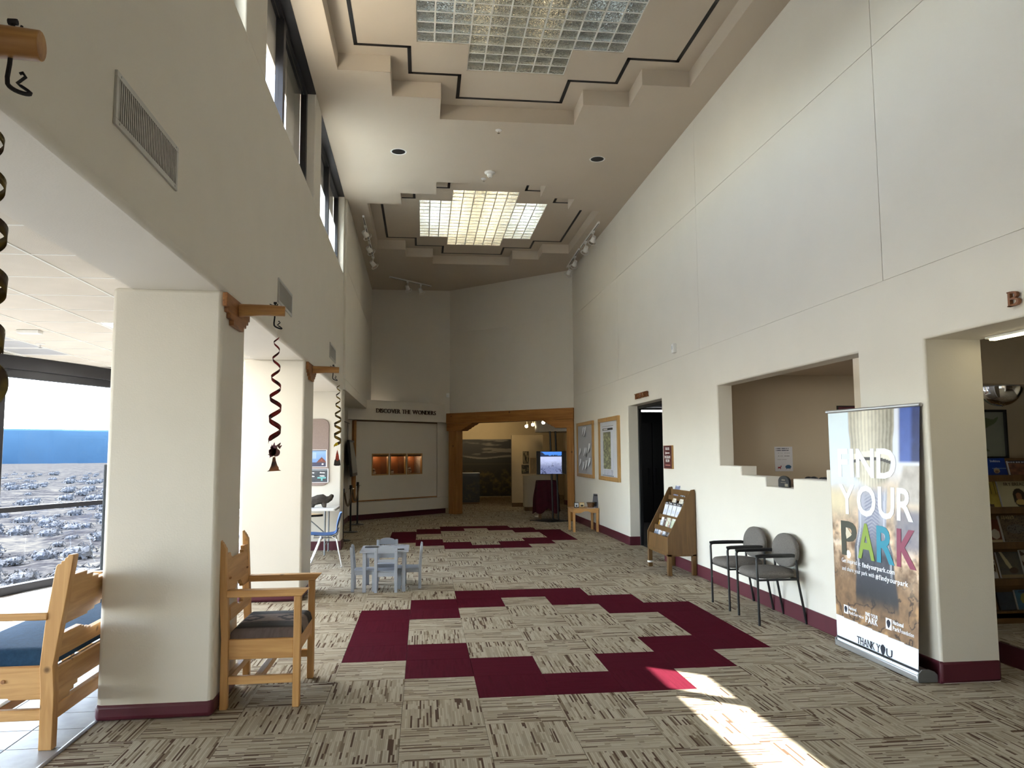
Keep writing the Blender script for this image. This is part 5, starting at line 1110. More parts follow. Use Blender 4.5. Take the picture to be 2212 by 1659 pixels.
def book(k, xl, w_, h_, kind, label, dz=0, th=.02, txt=None):
    y0 = 6.10+.075*k+(.10 if k == 4 else .13)-.03; lean = math.atan(.29) if k < 4 else .25
    t2 = thing('book', label, 'book', (xl, y0, sh[k]+.002+dz)); R_ = Matrix.Rotation(-lean, 4, 'X')
    mb = MB().box(0,w_,.002,th,0,h_); mb.xf(R_); mb.build('pages', M['paper'] if kind != 'dark' else M['black'], t2)
    o = printed('cover', w_, h_, 40, 44, cover(kind, k*3+1), M['printgloss'], t2); o.matrix_local = R_ @ Matrix.Translation((0,-.0005,0))
    if txt:
        for s, a, b_, z, hh, c in txt: o = lettering(s, a, b_, z, hh, .001, c, t2, y=-.0015, join=True, name='lettering'); o.matrix_local = R_ @ o.matrix_local
inkw = plain('book_ink_white', (.55,.60,.72), .5); inkd = plain('book_ink_brown', (.10,.05,.02), .5)
book(4, 4.93, .10, .165, 'penguin', 'dark penguin picture book at the left end of the top bookcase shelf'); book(4, 5.065, .235, .165, 'blue', 'blue picture book titled Stellaluna on the top bookcase shelf', txt=[('Stellaluna',.085,.185,.128,.020,inkw)]); book(4, 5.325, .24, .14, 'faces', 'dark book with a face beside the blue picture book on the top shelf')
book(3, 4.93, .245, .235, 'yellow', 'yellow picture book with an animal on the second bookcase shelf'); book(3, 5.195, .30, .245, 'cream', 'cream book titled FRY BREAD on the second bookcase shelf', txt=[('FRY BREAD',.06,.27,.195,.030,inkd)])
book(2, 4.90, .21, .20, 'red', 'dark red book at the left of the third bookcase shelf'); book(2, 5.13, .26, .235, 'grey', 'grey brown animal book on the third bookcase shelf', th=.04)
book(1, 4.93, .06, .16, 'white', 'thin pale book at the left end of the fourth bookcase shelf'); book(1, 5.02, .21, .225, 'eagle', 'dark eagle book on the fourth bookcase shelf'); book(1, 5.25, .24, .24, 'white', 'white and brown book on the fourth bookcase shelf')
book(0, 4.93, .15, .15, 'dark', 'navy book at the left of the bottom bookcase shelf'); book(0, 5.10, .235, .165, 'map', 'blue atlas with a green map on the bottom bookcase shelf'); book(0, 5.36, .2, .15, 'dark', 'navy book right of the blue atlas on the bottom shelf')
def usmap(U, V):
    C = np.tile(np.array(srgb(146,152,140)), (len(U),1)); C = mixc(srgb(150,156,144), srgb(136,142,134), fbm(U*4,V*4,3))
    coast = np.interp(V, [.20,.24,.30,.36,.42,.48,.54,.60,.66,.72,.80,.86], [.50,.52,.56,.60,.66,.70,.72,.70,.76,.84,.90,.92])
    gulf = .28+.02*np.sin(U*22); land = (U < coast) & (V > gulf) & (V < .62+.30*np.clip((U-.30)/.6,0,1)**1.3+.05*np.sin(U*20))
    fl = (np.abs(U-(.60+.16*(.30-V)/.2)) < .035) & (V > .12) & (V < .31); lakes = ((U-.36)/.05)**2+((V-.62)/.10)**2 < 1
    land = (land|fl) & ~lakes; return over(C, land.astype(float), srgb(100,112,86))
t = thing('framed_map', 'black framed green map of the eastern states above the bookcase', 'map', (4.72, 6.655, 1.535))
MB().box(0,.73,-.03,0,0,.022).box(0,.73,-.03,0,.438,.46).box(0,.022,-.03,0,.022,.438).box(.708,.73,-.03,0,.022,.438).build('frame', M['black'], t, bevel=.002)
printed('print', .69, .42, 90, 70, usmap, M['print'], t, (.02,-.008,.02)); MB().box(.02,.71,-.006,0,.02,.44).build('backing', M['paper'], t)
t = thing('mirror_dome', 'half dome security mirror hanging under the bookstore bulkhead', 'mirror', (4.825, 5.92, 2.15))
MB().lathe([(.166,-.008),(.170,-.004),(.170,0),(.0,0)], n=36).build('rim', M['alu'], t)
MB().lathe([(.165*math.cos(a), -.008-.160*math.sin(a)) for a in [PI/2*k/14 for k in range(14)]]+[(.004,-.168)], n=40).build('mirror_shell', plain('mirror_chrome', (.85,.84,.82), .03, metal=1, var=0), t, smooth=1.5)
t = thing('strip_light', 'thin lit strip light under the bookstore lintel', 'ceiling light', (4.02, 4.1, 2.405))
MB().box(-.04,.04,-.9,.9,0,.014).build('housing', M['white'], t); MB().box(-.022,.022,-.88,.88,-.012,0).build('diffuser', emit('strip_glow', (1,.88,.55), 4.0), t)
# ---------------------------------------------------------------- small table near the portal
t = thing('side_table', 'low pine side table with a scalloped apron by the timber post', 'table', (3.33, 15.83, 0))
MB().box(-.295,.250,-.30,.30,.455,.475).build('tabletop', M['pinex'], t, bevel=.005)
ap = [(-.285,.385),(-.13,.385),(-.10,.40),(-.08,.405),(-.06,.42),(.03,.42),(.05,.405),(.07,.40),(.10,.385),(.245,.385),(.245,.455),(-.285,.455)]
MB().prism(ap, 'y', -.287, -.265).build('apron', M['pinex'], t); MB().prism(ap, 'y', .265, .287).build('apron', M['pinex'], t)
for x in (-.282, .225): MB().box(x, x+.02, -.265, .265, .395, .455).build('apron', M['piney'], t)
for sx in (-.262,.222):
    for sy in (-.25,.25): MB().box(sx-.024,sx+.024,sy-.024,sy+.024,0,.455).build('leg', M['pine'], t, bevel=.004)
def label_card(bg_, sq):
    def f(U, V):
        C = np.tile(np.array(srgb(*bg_)), (len(U),1)); C = over(C, ((np.abs(U-.5) < .30) & (V > .70) & (V < .80)).astype(float)*.7, srgb(90,90,96)); return over(C, ((np.abs(U-.5) < sq) & (V > .15) & (V < .55)).astype(float), srgb(22,24,28))
    return f
for x, w_, bg_, fm, sq, lab in ((3.118,.098,(215,222,228),'black',.22,'small black rimmed card holder at the left end of the side table'),(3.230,.103,(214,200,160),'oak',.34,'small cream card holder beside the black one on the side table')):
    t2 = thing('card_holder', lab, 'card holder', (x, 15.80, .476)); MB().box(0,w_,0,.03,0,.108).build('frame', M[fm], t2, bevel=.008); printed('card', w_-.022, .082, 24, 20, label_card(bg_, sq), M['print'], t2, (.011,-.0015,.014))
t2 = thing('basket', 'small woven brown basket on the side table', 'basket', (3.475, 15.82, .476)); bmat = plain('basket_weave', (.17,.085,.035), .8, var=.4, scale=60, bump=.8, bscale=90)
MB().lathe([(.055,0),(.062,.004),(.070,.035),(.078,.07),(.088,.095),(.092,.10),(.090,.104),(.080,.098),(.066,.03),(.05,.010)], n=28).build('bowl', bmat, t2); MB().lathe([(.088,.094),(.096,.098),(.096,.106),(.088,.108)], n=28).build('rim', M['dkwood'], t2)
t2 = thing('paper_sheet', 'white sheet lying on the side table before the basket', 'paper', (3.36, 15.60, .4755)); MB().box(0,.16,0,.11,0,.002).build('sheet', M['paper'], t2)
t2 = thing('sign_holder', 'tilted grey information stand at the right end of the side table', 'sign', (3.545, 15.74, .476), -1.15)
mb = MB().box(-.10,.10,-.004,.004,0,.285); mb.xf(Matrix.Rotation(-.14,4,'X')); mb.build('panel', plain('slate_sign', (.13,.13,.15), .4), t2); MB().prism([(0.003,0),(.09,0),(.045,.20)], 'x', -.09, .09).build('stand', M['greymetal'], t2)
mb = MB().box(-.055,.055,-.006,-.004,.03,.12).box(-.07,.07,-.006,-.004,.24,.265); mb.xf(Matrix.Rotation(-.14,4,'X')); mb.build('print', M['black'], t2)
# ---------------------------------------------------------------- exhibit alcove
EXO = (-1.69, 19.04, 0)
def ex(mb, name, mats, parent=None, **k): return mb.build(name, mats, parent, loc=EXO if parent is None else None, rz=EXA if parent is None else 0, **k)
struct(ex(MB().box(-.4,3.26,.055,.30,0,2.6), 'wall_back', M['paint']), 'angled exhibit wall under the header')
struct(ex(MB().box(-.3,3.25,.038,.056,0,.13), 'baseboard_back', M['maroon'], bevel=.004), 'maroon vinyl base of the angled exhibit wall')
struct(ex(MB().box(2.76,3.24,-.01,.2,.44,2.445).box(-.3,3.24,-.01,.2,.135,.44), 'wall_back', M['paint'], bevel=.01), 'white ledge and pilaster around the exhibit panel')
NI = [(.551,1.084),(1.123,1.650),(1.684,2.206)]; NZ = (1.077,1.617)
o = grid_wall('exhibit_panel', sorted([.075,2.715]+[a for n_ in NI for a in n_]), [.482,NZ[0],NZ[1],2.41], lambda u, z: NZ[0] < z < NZ[1] and any(a < u < b_ for a, b_ in NI), .05, M['paint'], EXO, EXA, bevel=.004, y0=-.03)
panel = tag(o, 'large white exhibit panel holding three lit display niches', 'exhibit panel')
MB().box(.0,.072,-.035,.05,.44,2.43).build('edge_strip', M['beamz'], panel, bevel=.004); MB().box(.072,2.72,-.034,.05,.455,.481).build('edge_strip', M['beam'], panel, bevel=.003)
MB().box(.03,2.74,-.02,.05,2.412,2.44).build('edge_strip', M['dkwood'], panel, bevel=.003)
VASES = (('banded pottery jar with a wide body in the left niche', .110, [(.03,0),(.07,.01),(.088,.045),(.085,.08),(.06,.10),(.064,.115),(.07,.13),(.05,.155),(.045,.17),(.036,.165)]),
         ('low dark pottery bowl with a pale rim in the middle niche', .115, [(.03,0),(.06,.01),(.078,.05),(.075,.09),(.068,.105),(.072,.125),(.062,.12),(.06,.09)]),
         ('tall painted pottery vase in the right niche', .140, [(.03,0),(.06,.015),(.085,.06),(.086,.10),(.07,.14),(.055,.16),(.062,.185),(.056,.183),(.045,.15)]))
def potmat(k):
    m, nt, b = _m('pottery_%d' % k); tc = nt.nodes.new('ShaderNodeTexCoord'); n = N(nt, 'ShaderNodeTexNoise', Scale=14, Detail=1); L(nt, tc.outputs['Object'], n.inputs['Vector']); sp = nt.nodes.new('ShaderNodeSeparateXYZ'); L(nt, tc.outputs['Object'], sp.inputs[0])
    t_ = math_n(nt, 'ADD', n.outputs[0], math_n(nt, 'MULTIPLY', math_n(nt, 'SINE', math_n(nt, 'MULTIPLY', sp.outputs[2], 95.0)), .15)); L(nt, ramp(nt, t_, [(.38, (.10,.035,.02)), (.46, (.40,.24,.14)), (.60, (.62,.50,.36)), (.72, (.25,.09,.04))]), b.inputs['Base Color']); b.inputs['Roughness'].default_value = .4; return m
EXM = Matrix.Translation(EXO) @ Matrix.Rotation(EXA, 4, 'Z')
for k, ((a, b_), (lab, dx, prof)) in enumerate(zip(NI, VASES)):
    f = .028
    MB().box(a,b_,-.036,.02,NZ[0],NZ[0]+f).box(a,b_,-.036,.02,NZ[1]-f,NZ[1]).box(a,a+f,-.036,.02,NZ[0]+f,NZ[1]-f).box(b_-f,b_,-.036,.02,NZ[0]+f,NZ[1]-f).build('niche_frame', M['oak'], panel, bevel=.003)
    q = MB().box(a,b_,.30,.31,NZ[0],NZ[1]).box(a-.01,a,.02,.31,NZ[0],NZ[1]).box(b_,b_+.01,.02,.31,NZ[0],NZ[1]).box(a,b_,.02,.31,NZ[0]-.01,NZ[0]).box(a,b_,.02,.31,NZ[1],NZ[1]+.01); q.build('niche_lining', M['niche'], panel, smooth=0)
    MB().box(a+.03,b_-.03,.0,.045,NZ[1]-.075,NZ[1]-.03).build('valance', M['dkwood'], panel)
    lp = bpy.data.lights.new('niche_lamp', 'POINT'); lp.energy = NICHE; lp.color = (1,.68,.40); lp.shadow_soft_size = .02; lo = bpy.data.objects.new('niche_lamp', lp); COL.objects.link(lo); lo.location = EXM @ Vector(((a+b_)/2+.08, .16, NZ[1]-.08))
    t = thing('pottery', lab, 'pottery', EXM @ Vector((a+dx+.02, .11, NZ[0]+.002))); MB().lathe(prof, n=28).build('pot', potmat(k), t, smooth=1.3); MB().lathe([(.045,-.001),(.05,.004),(.035,.008)], n=20).build('stand', M['black'], t)
# cut the wall behind the niches: rebuilt with holes
for ob in [q for q in bpy.data.objects if q.get('label') == 'angled exhibit wall under the header']: bpy.data.objects.remove(ob, do_unlink=True)
struct(grid_wall('wall_back', sorted([-.4,3.26]+[a for n_ in NI for a in n_]), [0,NZ[0],NZ[1],2.6], lambda u, z: NZ[0] < z < NZ[1] and any(a < u < b_ for a, b_ in NI), .245, M['paint'], EXO, EXA, bevel=0, y0=.055), 'angled exhibit wall under the header')
hdr = MB().prism([(-.55,-.15),(3.085,-.15),(3.19,.02),(3.19,.3),(-.55,1.2)], 'z', 2.445, 2.945); o = ex(hdr, 'wall_back', M['paint'], bevel=.008); struct(o, 'white header box carrying the DISCOVER THE WONDERS letters')
t = thing('wall_letters', 'dark carved DISCOVER THE WONDERS letters on the white header', 'sign', EXM @ Vector((.565,-.15,0)), EXA)
lettering('DISCOVER THE WONDERS', 0, 1.985, 2.632, .106, .02, M['letterdark'], t, y=-.011, serif=True)
# ---------------------------------------------------------------- timber portal
BM_ = Matrix.Translation((.708,20.847,0)) @ Matrix.Rotation(BCA, 4, 'Z')
t = thing('timber_portal', 'honey timber portal with carved brackets framing the exhibit entrance', 'portal', (.708,20.847,0), BCA)
MB().box(-.06,4.0,-.07,.24,2.41,2.688).build('lintel', M['beam'], t, bevel=.008)
MB().box(.02,.285,-.05,.22,0,2.215).build('post', M['beamz'], t, bevel=.012); MB().box(3.79,3.985,-.05,.22,0,2.215).build('post', M['beamz'], t, bevel=.012)
br = [(-.05,2.21),(.46,2.21),(.53,2.255),(.58,2.262),(.62,2.30),(.67,2.308),(.72,2.35),(.78,2.36),(.86,2.409),(-.05,2.409)]
MB().prism(br, 'y', -.06, .23).build('bracket', M['beam'], t, bevel=.006); MB().prism([(3.94-x,z) for x, z in br], 'y', -.06, .23).build('bracket', M['beam'], t, bevel=.006)
# ---------------------------------------------------------------- exhibit room beyond
M['exwall'] = plain('exhibit_wall', (.50,.41,.27), .8, var=.02)
struct(MB().box(-2, 8, 29.3, 29.5, 0, 3.2).build('wall_back', M['exwall']), 'back wall of the exhibit room')
struct(MB().box(-2.2, -2, 21.2, 29.5, 0, 3.2).build('wall_left', M['exwall']), 'left wall of the exhibit room')
struct(MB().box(8, 8.2, 17.6, 29.5, 0, 3.2).build('wall_right', M['exwall']), 'right wall of the exhibit room')
struct(MB().prism([(3.78,18.35),(8.2,18.2),(8.2,29.5),(-2.2,29.5),(-2.2,21.3),(.85,21.15)], 'z', 3.0, 3.1).build('ceiling', M['exwall']), 'ceiling of the exhibit room')
struct(MB().box(3.78, 8, 18.0, 18.2, 0, 3).build('wall_right', M['exwall']), 'near inside wall of the exhibit room')
struct(MB().box(-2.2, .9, 21.12, 21.3, 0, 3.1).build('wall_back', M['exwall']), 'inside of the alcove wall facing the exhibit room')
struct(MB().box(4.42, 6.5, 23.7, 24.0, 0, 2.99).build('wall_back', M['exwall']), 'pale inner wall end seen right of the television')
struct(MB().box(4.41, 6.5, 23.69, 24.0, 0, .14).build('baseboard_right', M['maroon']), 'maroon base of the inner wall end')
struct(MB().cyl((4.06,21.4,2.19),(4.06,21.4,2.99),.92,n=48).build('wall_right', plain('curved_soffit', (.62,.55,.44), .35)), 'curved pale soffit behind the timber portal')
def mural(U, V):
    n1 = fbm(U*3.2, V*5, 2); n2 = fbm(U*9, V*11, 6); n3 = fbm(U*26, V*26, 9)
    C = mixc(srgb(40,40,48), srgb(16,20,34), sstep(.6,1,V)); cl = fbm(U*3+4, V*15, 12); C = over(C, sstep(.56,.66,cl)*sstep(.62,.7,V)*sstep(.2,.6,U)*.75, srgb(150,146,140)); C = over(C, sstep(.03,.0,np.abs(V-.685-.02*np.sin(U*8)))*sstep(.15,.4,U)*.8, srgb(160,156,150))
    C = over(C, (V < .70-.05*U+.02*np.sin(U*9)).astype(float), srgb(30,34,34)); C = over(C, (V < .60+.02*(n1-.5)).astype(float), srgb(34,32,24)); C = over(C, (np.abs(V-.565) < .012).astype(float)*.5, srgb(76,68,48))
    br_ = sstep(.52,.40,V+.1*(n1-.5)); bush = mixc(srgb(22,20,12), srgb(116,96,36), sstep(.4,.75,.55*n2+.45*n3)); C = C*(1-br_)[:,None]+bush*br_[:,None]; return over(C, sstep(.14,.0,V)*.7, srgb(12,10,8))*.45
t = thing('mural', 'dark landscape photo mural of clouds and yellow brush on the exhibit room wall', 'mural', (.75, 29.0, 0)); MB().box(0,2.60,.0,.05,0,2.13).build('panel', M['black'], t)
printed('print', 2.60, 2.12, 150, 120, mural, M['print'], t, (0,-.006,.005))
def brush(U, V):
    n2 = fbm(U*7, V*9, 16); n3 = fbm(U*22, V*26, 19); return mixc(srgb(14,14,10), srgb(96,80,34), sstep(.45,.8,.5*n2+.5*n3)*sstep(.85,.55,V)+.0)*.5
t = thing('display_case', 'low dark display case with a brush photo front before the mural', 'display case', (.70, 24.6, 0)); MB().box(0,1.10,0,.6,.06,.97).build('case', M['black'], t); MB().box(-.01,1.11,-.01,.61,.97,.99).build('top', M['alu'], t, bevel=.003); MB().box(.01,1.09,.02,.58,0,.06).build('plinth', M['dkwood'], t)
printed('print', 1.08, .88, 60, 50, brush, M['printgloss'], t, (.01,-.003,.08))
t = thing('partition', 'beige free standing exhibit partition beyond the timber portal', 'partition', (2.66, 23.1, 0)); MB().box(0,.95,0,.14,.12,2.15).build('panel', M['exwall'], t, bevel=.006); MB().box(.01,.94,.01,.13,0,.12).build('plinth', M['rack'], t)
def photo(seed, a, b_):
    return lambda U, V: mixc(srgb(*a), srgb(*b_), sstep(.3,.7,fbm(U*5+seed, V*5, seed)))
for lab, x, z, w_, h_, fm, a, b_ in (('upright dark photo on the exhibit partition',3.0,1.297,.185,.363,'black',(30,28,22),(140,128,96)),('wide dark photo below the upright one on the exhibit partition',2.957,.992,.226,.264,'black',(34,32,24),(120,112,84)),('wood framed text panel right of the two photos on the partition',3.213,.99,.19,.473,'oak',(128,110,80),(140,122,92))):
    t2 = thing('framed_photo', lab, 'picture', (x, 23.098, z)); MB().box(0,w_,-.012,0,0,h_).build('frame', M[fm], t2, bevel=.002); printed('print', w_-.02, h_-.02, 26, 34, photo(int(x*10), a, b_), M['print'], t2, (.01,-.0135,.01))
t = thing('white_counter', 'white painted exhibit counter behind the draped stand', 'counter', (3.24, 21.5, 0)); MB().prism([(-.42,-.02),(-.34,-.10),(.42,-.10),(.42,.25),(-.42,.25)], 'z', .11, .985).build('body', M['exwall'], t, bevel=.004); MB().prism([(-.40,-.0),(-.33,-.08),(.40,-.08),(.40,.23),(-.40,.23)], 'z', 0, .11).build('plinth', M['rack'], t)
# television on a double pole stand
t = thing('television_stand', 'television on a black double pole stand just inside the timber portal', 'television', (3.12, 18.24, 0), 0)
MB().prism([(-.57,.16),(-.20,-.40),(.34,-.20),(-.0,.36)], 'z', .0, .016).build('base_plate', M['blackmetal'], t, bevel=.003)
for x in (-.055,.075): MB().tube([(x+.02,0,.016),(x-.03,.02,2.13)], .024, 12).build('pole', M['blackmetal'], t)
MB().box(-.43,.285,-.075,-.025,1.10,1.652).build('casing', M['black'], t, bevel=.008); MB().box(-.15,.12,-.03,.05,1.25,1.5).build('wall_mount', M['blackmetal'], t)
def snow(U, V):
    n = fbm(U*7, V*8, 3); n2 = fbm(U*18, V*20, 5); C = mixc(srgb(96,104,138), srgb(160,168,200), sstep(.2,.7,V+.2*(n-.5))); C = over(C, sstep(.54,.66,.5*n+.5*n2)*sstep(.6,.3,V)*.85, srgb(34,40,62)); C = over(C, (V > .80+.03*n).astype(float), srgb(62,116,196)); return over(C, ((V > .78) & (V < .80+.16*sstep(.3,0,U)+.02*n2*4)).astype(float), srgb(30,40,66))
printed('screen', .515, .525, 70, 60, snow, vcol('screen_picture', .2, SCREEN), t, (-.34,-.078,1.113))
# draped stand
t = thing('draped_stand', 'small stand draped in a dark maroon cloth below the television', 'stand', (3.05, 18.98, 0))
ring = []
n = 56
for q, (z, s) in enumerate(((.935,.02),(.935,.20),(.930,.235),(.90,.245),(.75,.262),(.60,.285),(.45,.30),(.32,.305),(.22,.31))):
    for k in range(n):
        a = 2*PI*k/n; c, d = math.cos(a), math.sin(a); e = max(abs(c), abs(d)); rp = 1+ (0 if z > .9 else .07*(.9-z)/.7*math.sin(a*11+z*2)); corner = (abs(c*d)*2)**3
        ring.append((s*rp*c/e*.98, .75*s*rp*d/e, z-(.09*corner if z < .35 else 0)+(.04*math.sin(a*7) if z < .25 else 0)))
MB().add(ring, [(i*n+k, i*n+(k+1)%n, (i+1)*n+(k+1)%n, (i+1)*n+k) for i in range(8) for k in range(n)]+[tuple(range(n))]).build('cloth', M['cloth'], t, smooth=1.2)
MB().box(-.2,.2,-.14,.14,.90,.928).build('tabletop', M['dkwood'], t)
for sx in (-.17,.17):
    for sy in (-.11,.11): MB().box(sx-.018,sx+.018,sy-.018,sy+.018,0,.9).build('leg', M['dkwood'], t)
# exhibit track spots
def spot(x, y, z, lab, aim, on=True, e=0.0):
    t = thing('spotlight', lab, 'spotlight', (x, y, z)); d = Vector(aim).normalized()
    MB().cyl((0,.0,.02),(0,.0,2.99-z),.008,n=8).build('stem', M['white'], t)
    MB().cyl(-d*.05, d*.05, .028, .05, 16).build('lamp_head', M['white'], t); MB().cyl(d*.051, d*.054, .044, .044, 16).build('bulb_face', M['spoton'], t)
    if e:
        lp = bpy.data.lights.new('spot_lamp', 'SPOT'); lp.energy = e; lp.color = (1,.78,.45); lp.spot_size = 1.6; lp.spot_blend = .8; lp.shadow_soft_size = .05
        lo = bpy.data.objects.new('spot_lamp', lp); COL.objects.link(lo); lo.location = Vector((x,y,z))+d*.09; lo.rotation_euler = d.to_track_quat('-Z','Y').to_euler()
M['spoton'] = emit('spot_bulb', (1,.86,.55), 14)
spot(2.98,22,2.40,'leftmost lit spotlight of the trio under the portal lintel',(-.25,-.6,-.35)); spot(3.17,22.1,2.44,'middle lit spotlight of the trio under the portal lintel',(-.1,-.7,-.2)); spot(3.26,22.2,2.47,'yellow lit spotlight of the trio, seen from its side',(.5,-.2,-.6)); spot(3.12,19.9,2.42,'bright white spotlight before the curved soffit',(.1,-.7,-.25))
spot(1.45,22.0,2.46,'lit spotlight peeping under the left portal bracket',(.2,-.5,-.3)); spot(1.24,22.3,2.37,'small spotlight glint below the left portal bracket',(.3,-.4,-.3))
for (x, y, z, aim, e) in ((1.6,26.5,2.8,(0,1,-.15),EXSPOT),(2.8,26.3,2.8,(.1,1,-.15),EXSPOT*.5),(3.1,21.6,2.8,(.1,1,-.5),EXSPOT*.25),(2.3,22.5,2.8,(-.1,.3,-1),EXSPOT*.2)):
    t = thing('spotlight', {1.6:'ceiling spotlight washing the left of the mural wall',2.8:'ceiling spotlight washing the right of the mural wall',3.1:'ceiling spotlight aimed at the partition',2.3:'ceiling spotlight over the exhibit room carpet'}[x], 'spotlight', (x, y, z+.08)); d = Vector(aim).normalized()
    MB().cyl(-d*.05, d*.04, .03, .045, 14).cyl((0,0,.0),(0,0,2.99-z-.08),.008,n=6).build('lamp_head', M['white'], t)
    lp = bpy.data.lights.new('spot_lamp', 'SPOT'); lp.energy = e; lp.color = (1,.76,.42); lp.spot_size = 1.9; lp.spot_blend = .9; lp.shadow_soft_size = .06
    lo = bpy.data.objects.new('spot_lamp', lp); COL.objects.link(lo); lo.location = Vector((x,y,z+.08))+d*.08; lo.rotation_euler = d.to_track_quat('-Z','Y').to_euler()
# ---------------------------------------------------------------- ceiling fixtures of the hall
def track(p0, p1, heads, lab, aim, drop=.0):
    t = thing('track_light', lab, 'track light', (p0[0], p0[1], ZC)); d = Vector((p1[0]-p0[0], p1[1]-p0[1], 0))
    MB().bar((0,0,-.018),(d.x,d.y,-.018),.034,.034).build('track', M['white'], t); MB().bar((d.x*.02,d.y*.02,-.036),(d.x*.98,d.y*.98,-.036),.012,.003).build('track_slot', M['black'], t)
    for f, a in heads:
        c = d*f; am = Vector(a).normalized()
        h = MB().box(c.x-.025,c.x+.025,c.y-.05,c.y+.05,-.07,-.035).cyl((c.x,c.y,-.07),(c.x,c.y,-.16),.010,n=8).build('lamp_arm', M['white'], t)
        q = Vector((c.x, c.y, -.20)); MB().cyl(q-am*.07, q+am*.05, .040, .055, 16).build('lamp_head', M['white'], h)
        rg = MB(); u_ = am.cross(Vector((0,0,1))).normalized(); v_ = u_.cross(am)
        rg.tube([q+am*.085+(u_*math.cos(x)+v_*math.sin(x))*.085 for x in [2*PI*k/20 for k in range(21)]], .006, 6, False); rg.cyl(q+u_*.04, q+am*.085+u_*.085, .005, n=6).cyl(q-u_*.04, q+am*.085-u_*.085, .005, n=6).build('lamp_ring', M['white'], h)
        MB().cyl(q+am*.051, q+am*.054, .046, .046, 16).build('lens', M['blackmetal'], h)
track((-1.13,14.25),(-1.135,17.35),((.14,0),(.42,0),(.68,0),(.94,0)) and ((.18,(.5,.7,-.5)),(.55,(.5,.7,-.5)),(.94,(.55,.6,-.6))), 'white track light with three heads along the left edge of the far coffer', None)
track((3.36,14.2),(3.38,16.0),((.30,(-.1,.8,-.6)),(.72,(-.1,.8,-.6))), 'white track light with two heads, nearer one along the right wall', None)
track((3.37,16.15),(3.42,17.8),((.35,(-.1,.8,-.6)),(.85,(-.2,.8,-.6))), 'white track light with two heads, farther one near the end corner', None)
track((-.855,19.2),(.20,20.2),((.42,(.3,.6,-.7)),(.74,(.4,.5,-.7))), 'white track light with two lamps hanging before the end wall', None)
for x, y, lab in ((-.378,11.11,'round black recessed ceiling light on the left between the coffers'),(2.616,11.10,'round black recessed ceiling light on the right between the coffers')):
    t = thing('recessed_light', lab, 'ceiling light', (x, y, ZC)); MB().lathe([(.098,-.001),(.118,-.004),(.120,-.001),(.118,.0)], n=32).build('trim_ring', M['white'], t); MB().lathe([(.0,-.0015),(.099,-.0015),(.099,-.0005),(0,-.0005)], n=32).build('can', M['black'], t)
t = thing('smoke_detector', 'white dome smoke detector on the ceiling between the coffers', 'smoke detector', (1.036, 11.8, ZC)); MB().lathe([(.085,0),(.085,-.018),(.065,-.03),(.045,-.032),(.045,-.075),(.03,-.085),(.004,-.087)], n=24).build('housing', M['white'], t); MB().cyl((0,0,-.087),(0,0,-.091),.012,n=10).build('sensor', M['greymetal'], t)
def sprinkler(x, y, z, lab):
    t = thing('sprinkler', lab, 'sprinkler', (x, y, z)); MB().lathe([(.045,0),(.045,-.008),(.02,-.012),(.004,-.013)], n=20).build('escutcheon', M['white'], t); MB().cyl((0,0,-.012),(0,0,-.045),.008,n=8).cyl((0,0,-.045),(0,0,-.048),.018,n=12).build('head', M['chrome'], t)
sprinkler(1.02, 10.2, ZC, 'small sprinkler head on the ceiling nearer the big skylight'); sprinkler(.963, 12.1, ZC, 'small sprinkler head on the ceiling just before the far coffer'); sprinkler(-4.05, 8.62, ZL, 'sprinkler head in the lobby ceiling above the window header')
t = thing('ceiling_sensor', 'small flat white sensor on the lobby ceiling tiles', 'sensor', (-3.72, 7.7, ZL)); MB().box(-.10,.10,-.05,.05,-.035,0).build('housing', M['white'], t, bevel=.008)
t = thing('wall_sensor', 'small white corner sensor high on the far end wall', 'sensor', (.62, 20.83, 3.12)); MB().box(0,.085,-.05,0,0,.115).build('housing', M['white'], t, bevel=.01); MB().box(.02,.065,-.053,-.05,.02,.055).build('lens', M['alu'], t)
# ---------------------------------------------------------------- outdoors
def ground_z(r): return -.42-.0075*np.minimum(r, 1500)
def terrain():
    az = np.radians(np.linspace(-86, -4, 160)); rr = 5*(1500/5)**np.linspace(0, 1, 120); A, R_ = np.meshgrid(az, rr); X, Y = R_*np.sin(A), R_*np.cos(A)
    Z = ground_z(R_)+(fbm(X/9+50, Y/9+50, 3)-.5)*np.clip(R_/60,0,1)*1.2+(fbm(X/2.2+50, Y/2.2+50, 5)-.5)*.25*np.clip((R_-9)/10,0,1)
    n, m = len(az), len(rr); i, j = np.meshgrid(np.arange(n-1), np.arange(m-1)); a = (j*n+i).ravel()
    me = bpy.data.meshes.new('ground'); me.from_pydata(np.stack([X.ravel(),Y.ravel(),Z.ravel()],1).tolist(), [], np.stack([a,a+1,a+n+1,a+n],1).tolist()); me.materials.append(M['scrub']); me.shade_smooth()
    return struct(link('ground', me), 'pale dry scrubland outside the lobby windows')
m, nt, b = _m('scrub_ground'); b.inputs['Roughness'].default_value = .95; b.inputs['Specular IOR Level'].default_value = 0; g = nt.nodes.new('ShaderNodeNewGeometry'); n1 = N(nt, 'ShaderNodeTexNoise', Scale=.8, Detail=6); L(nt, g.outputs['Position'], n1.inputs['Vector'])
n1b = N(nt, 'ShaderNodeTexNoise', Scale=5.0, Detail=5); L(nt, g.outputs['Position'], n1b.inputs['Vector']); L(nt, ramp(nt, math_n(nt, 'ADD', math_n(nt, 'MULTIPLY', n1.outputs[0], .5), math_n(nt, 'MULTIPLY', n1b.outputs[0], .5)), [(.40, GR0), (.5, GR1), (.60, GR2)]), b.inputs['Base Color']); M['scrub'] = m
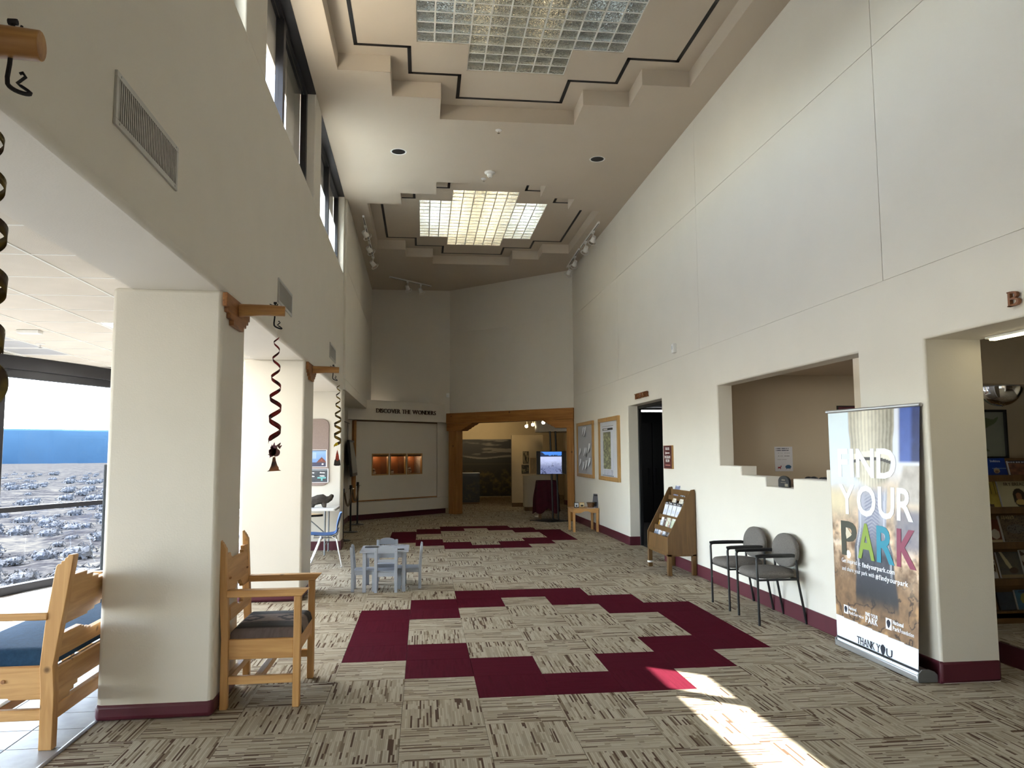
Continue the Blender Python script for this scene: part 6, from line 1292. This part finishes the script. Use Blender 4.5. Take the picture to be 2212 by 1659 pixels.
M['sage'] = plain('sage_leaves', SAGE, .9, var=.45, scale=5, spec=0); M['mesa'] = plain('mesa_haze', MESA, .95, var=.08, scale=.02, spec=0)
terrain()
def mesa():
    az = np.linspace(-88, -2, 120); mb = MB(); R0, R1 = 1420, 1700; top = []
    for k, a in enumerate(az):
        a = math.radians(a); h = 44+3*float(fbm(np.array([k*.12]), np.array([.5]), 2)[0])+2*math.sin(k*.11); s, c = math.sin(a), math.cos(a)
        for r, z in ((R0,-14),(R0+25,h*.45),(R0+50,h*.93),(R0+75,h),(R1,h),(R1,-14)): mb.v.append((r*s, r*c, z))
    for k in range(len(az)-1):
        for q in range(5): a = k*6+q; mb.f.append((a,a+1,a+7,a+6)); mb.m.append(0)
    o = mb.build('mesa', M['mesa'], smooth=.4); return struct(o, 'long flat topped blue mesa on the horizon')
mesa()
def bushmesh(seed):
    mb = MB(); rg = random.Random(seed)
    for k in range(150):
        a = rg.uniform(0, 2*PI); e = rg.uniform(.05, 1.45); r = rg.uniform(.55, 1.0); d = Vector((math.cos(a)*math.cos(e), math.sin(a)*math.cos(e), math.sin(e)*.8))*r
        t_ = Vector((rg.uniform(-1,1), rg.uniform(-1,1), rg.uniform(.2,1))).normalized()*rg.uniform(.10,.24); s = d.cross(t_).normalized()*rg.uniform(.05,.11)
        mb.add([d-s-t_*.3, d+s-t_*.3, d+t_], [(0,1,2)])
    mb.ball((0,0,.28), .62, .62, .40, 10); return mb
bms = [bushmesh(k).mesh('sagebrush', M['sage'], 0, False) for k in range(3)]
rg = random.Random(5); cnt = 0; far_b = MB(); fbase = bushmesh(9)
for k in range(1500):
    a = math.radians(rg.uniform(-36, -14)); r = 11+rg.random()**1.6*150; x, y = r*math.sin(a), r*math.cos(a)
    if y < 9.49+(x+4.89)/.3855-.2+2.2 and x > WX(y)-1.2: continue
    s = rg.uniform(.16,.50)*(1 if r < 40 else 1.4); z = float(ground_z(np.array(r)))+float((fbm(np.array([x/9+50]), np.array([y/9+50]), 3)[0]-.5)*min(r/60,1)*1.2)
    if cnt < 70 and r < 45:
        o = link('sagebrush', bms[cnt % 3]); o.location = (x, y, z-.05); o.scale = (s, s, s*rg.uniform(.6,1)); o.rotation_euler = (0,0,rg.uniform(0,6)); tag(o, 'pale grey sagebrush clump on the scrubland outside the lobby window', 'bush', 'sagebrush outside the window'); cnt += 1
    elif k % 2 == 0 and len(far_b.v) < 160000:
        far_b.add([(x+p[0]*s, y+p[1]*s, z+p[2]*s*.8) for p in fbase.v[::1]], fbase.f)
o = far_b.build('distant_sagebrush', M['sage'], smooth=0); tag(o, 'carpet of distant sagebrush toward the mesa', 'bushes', None, 'stuff')
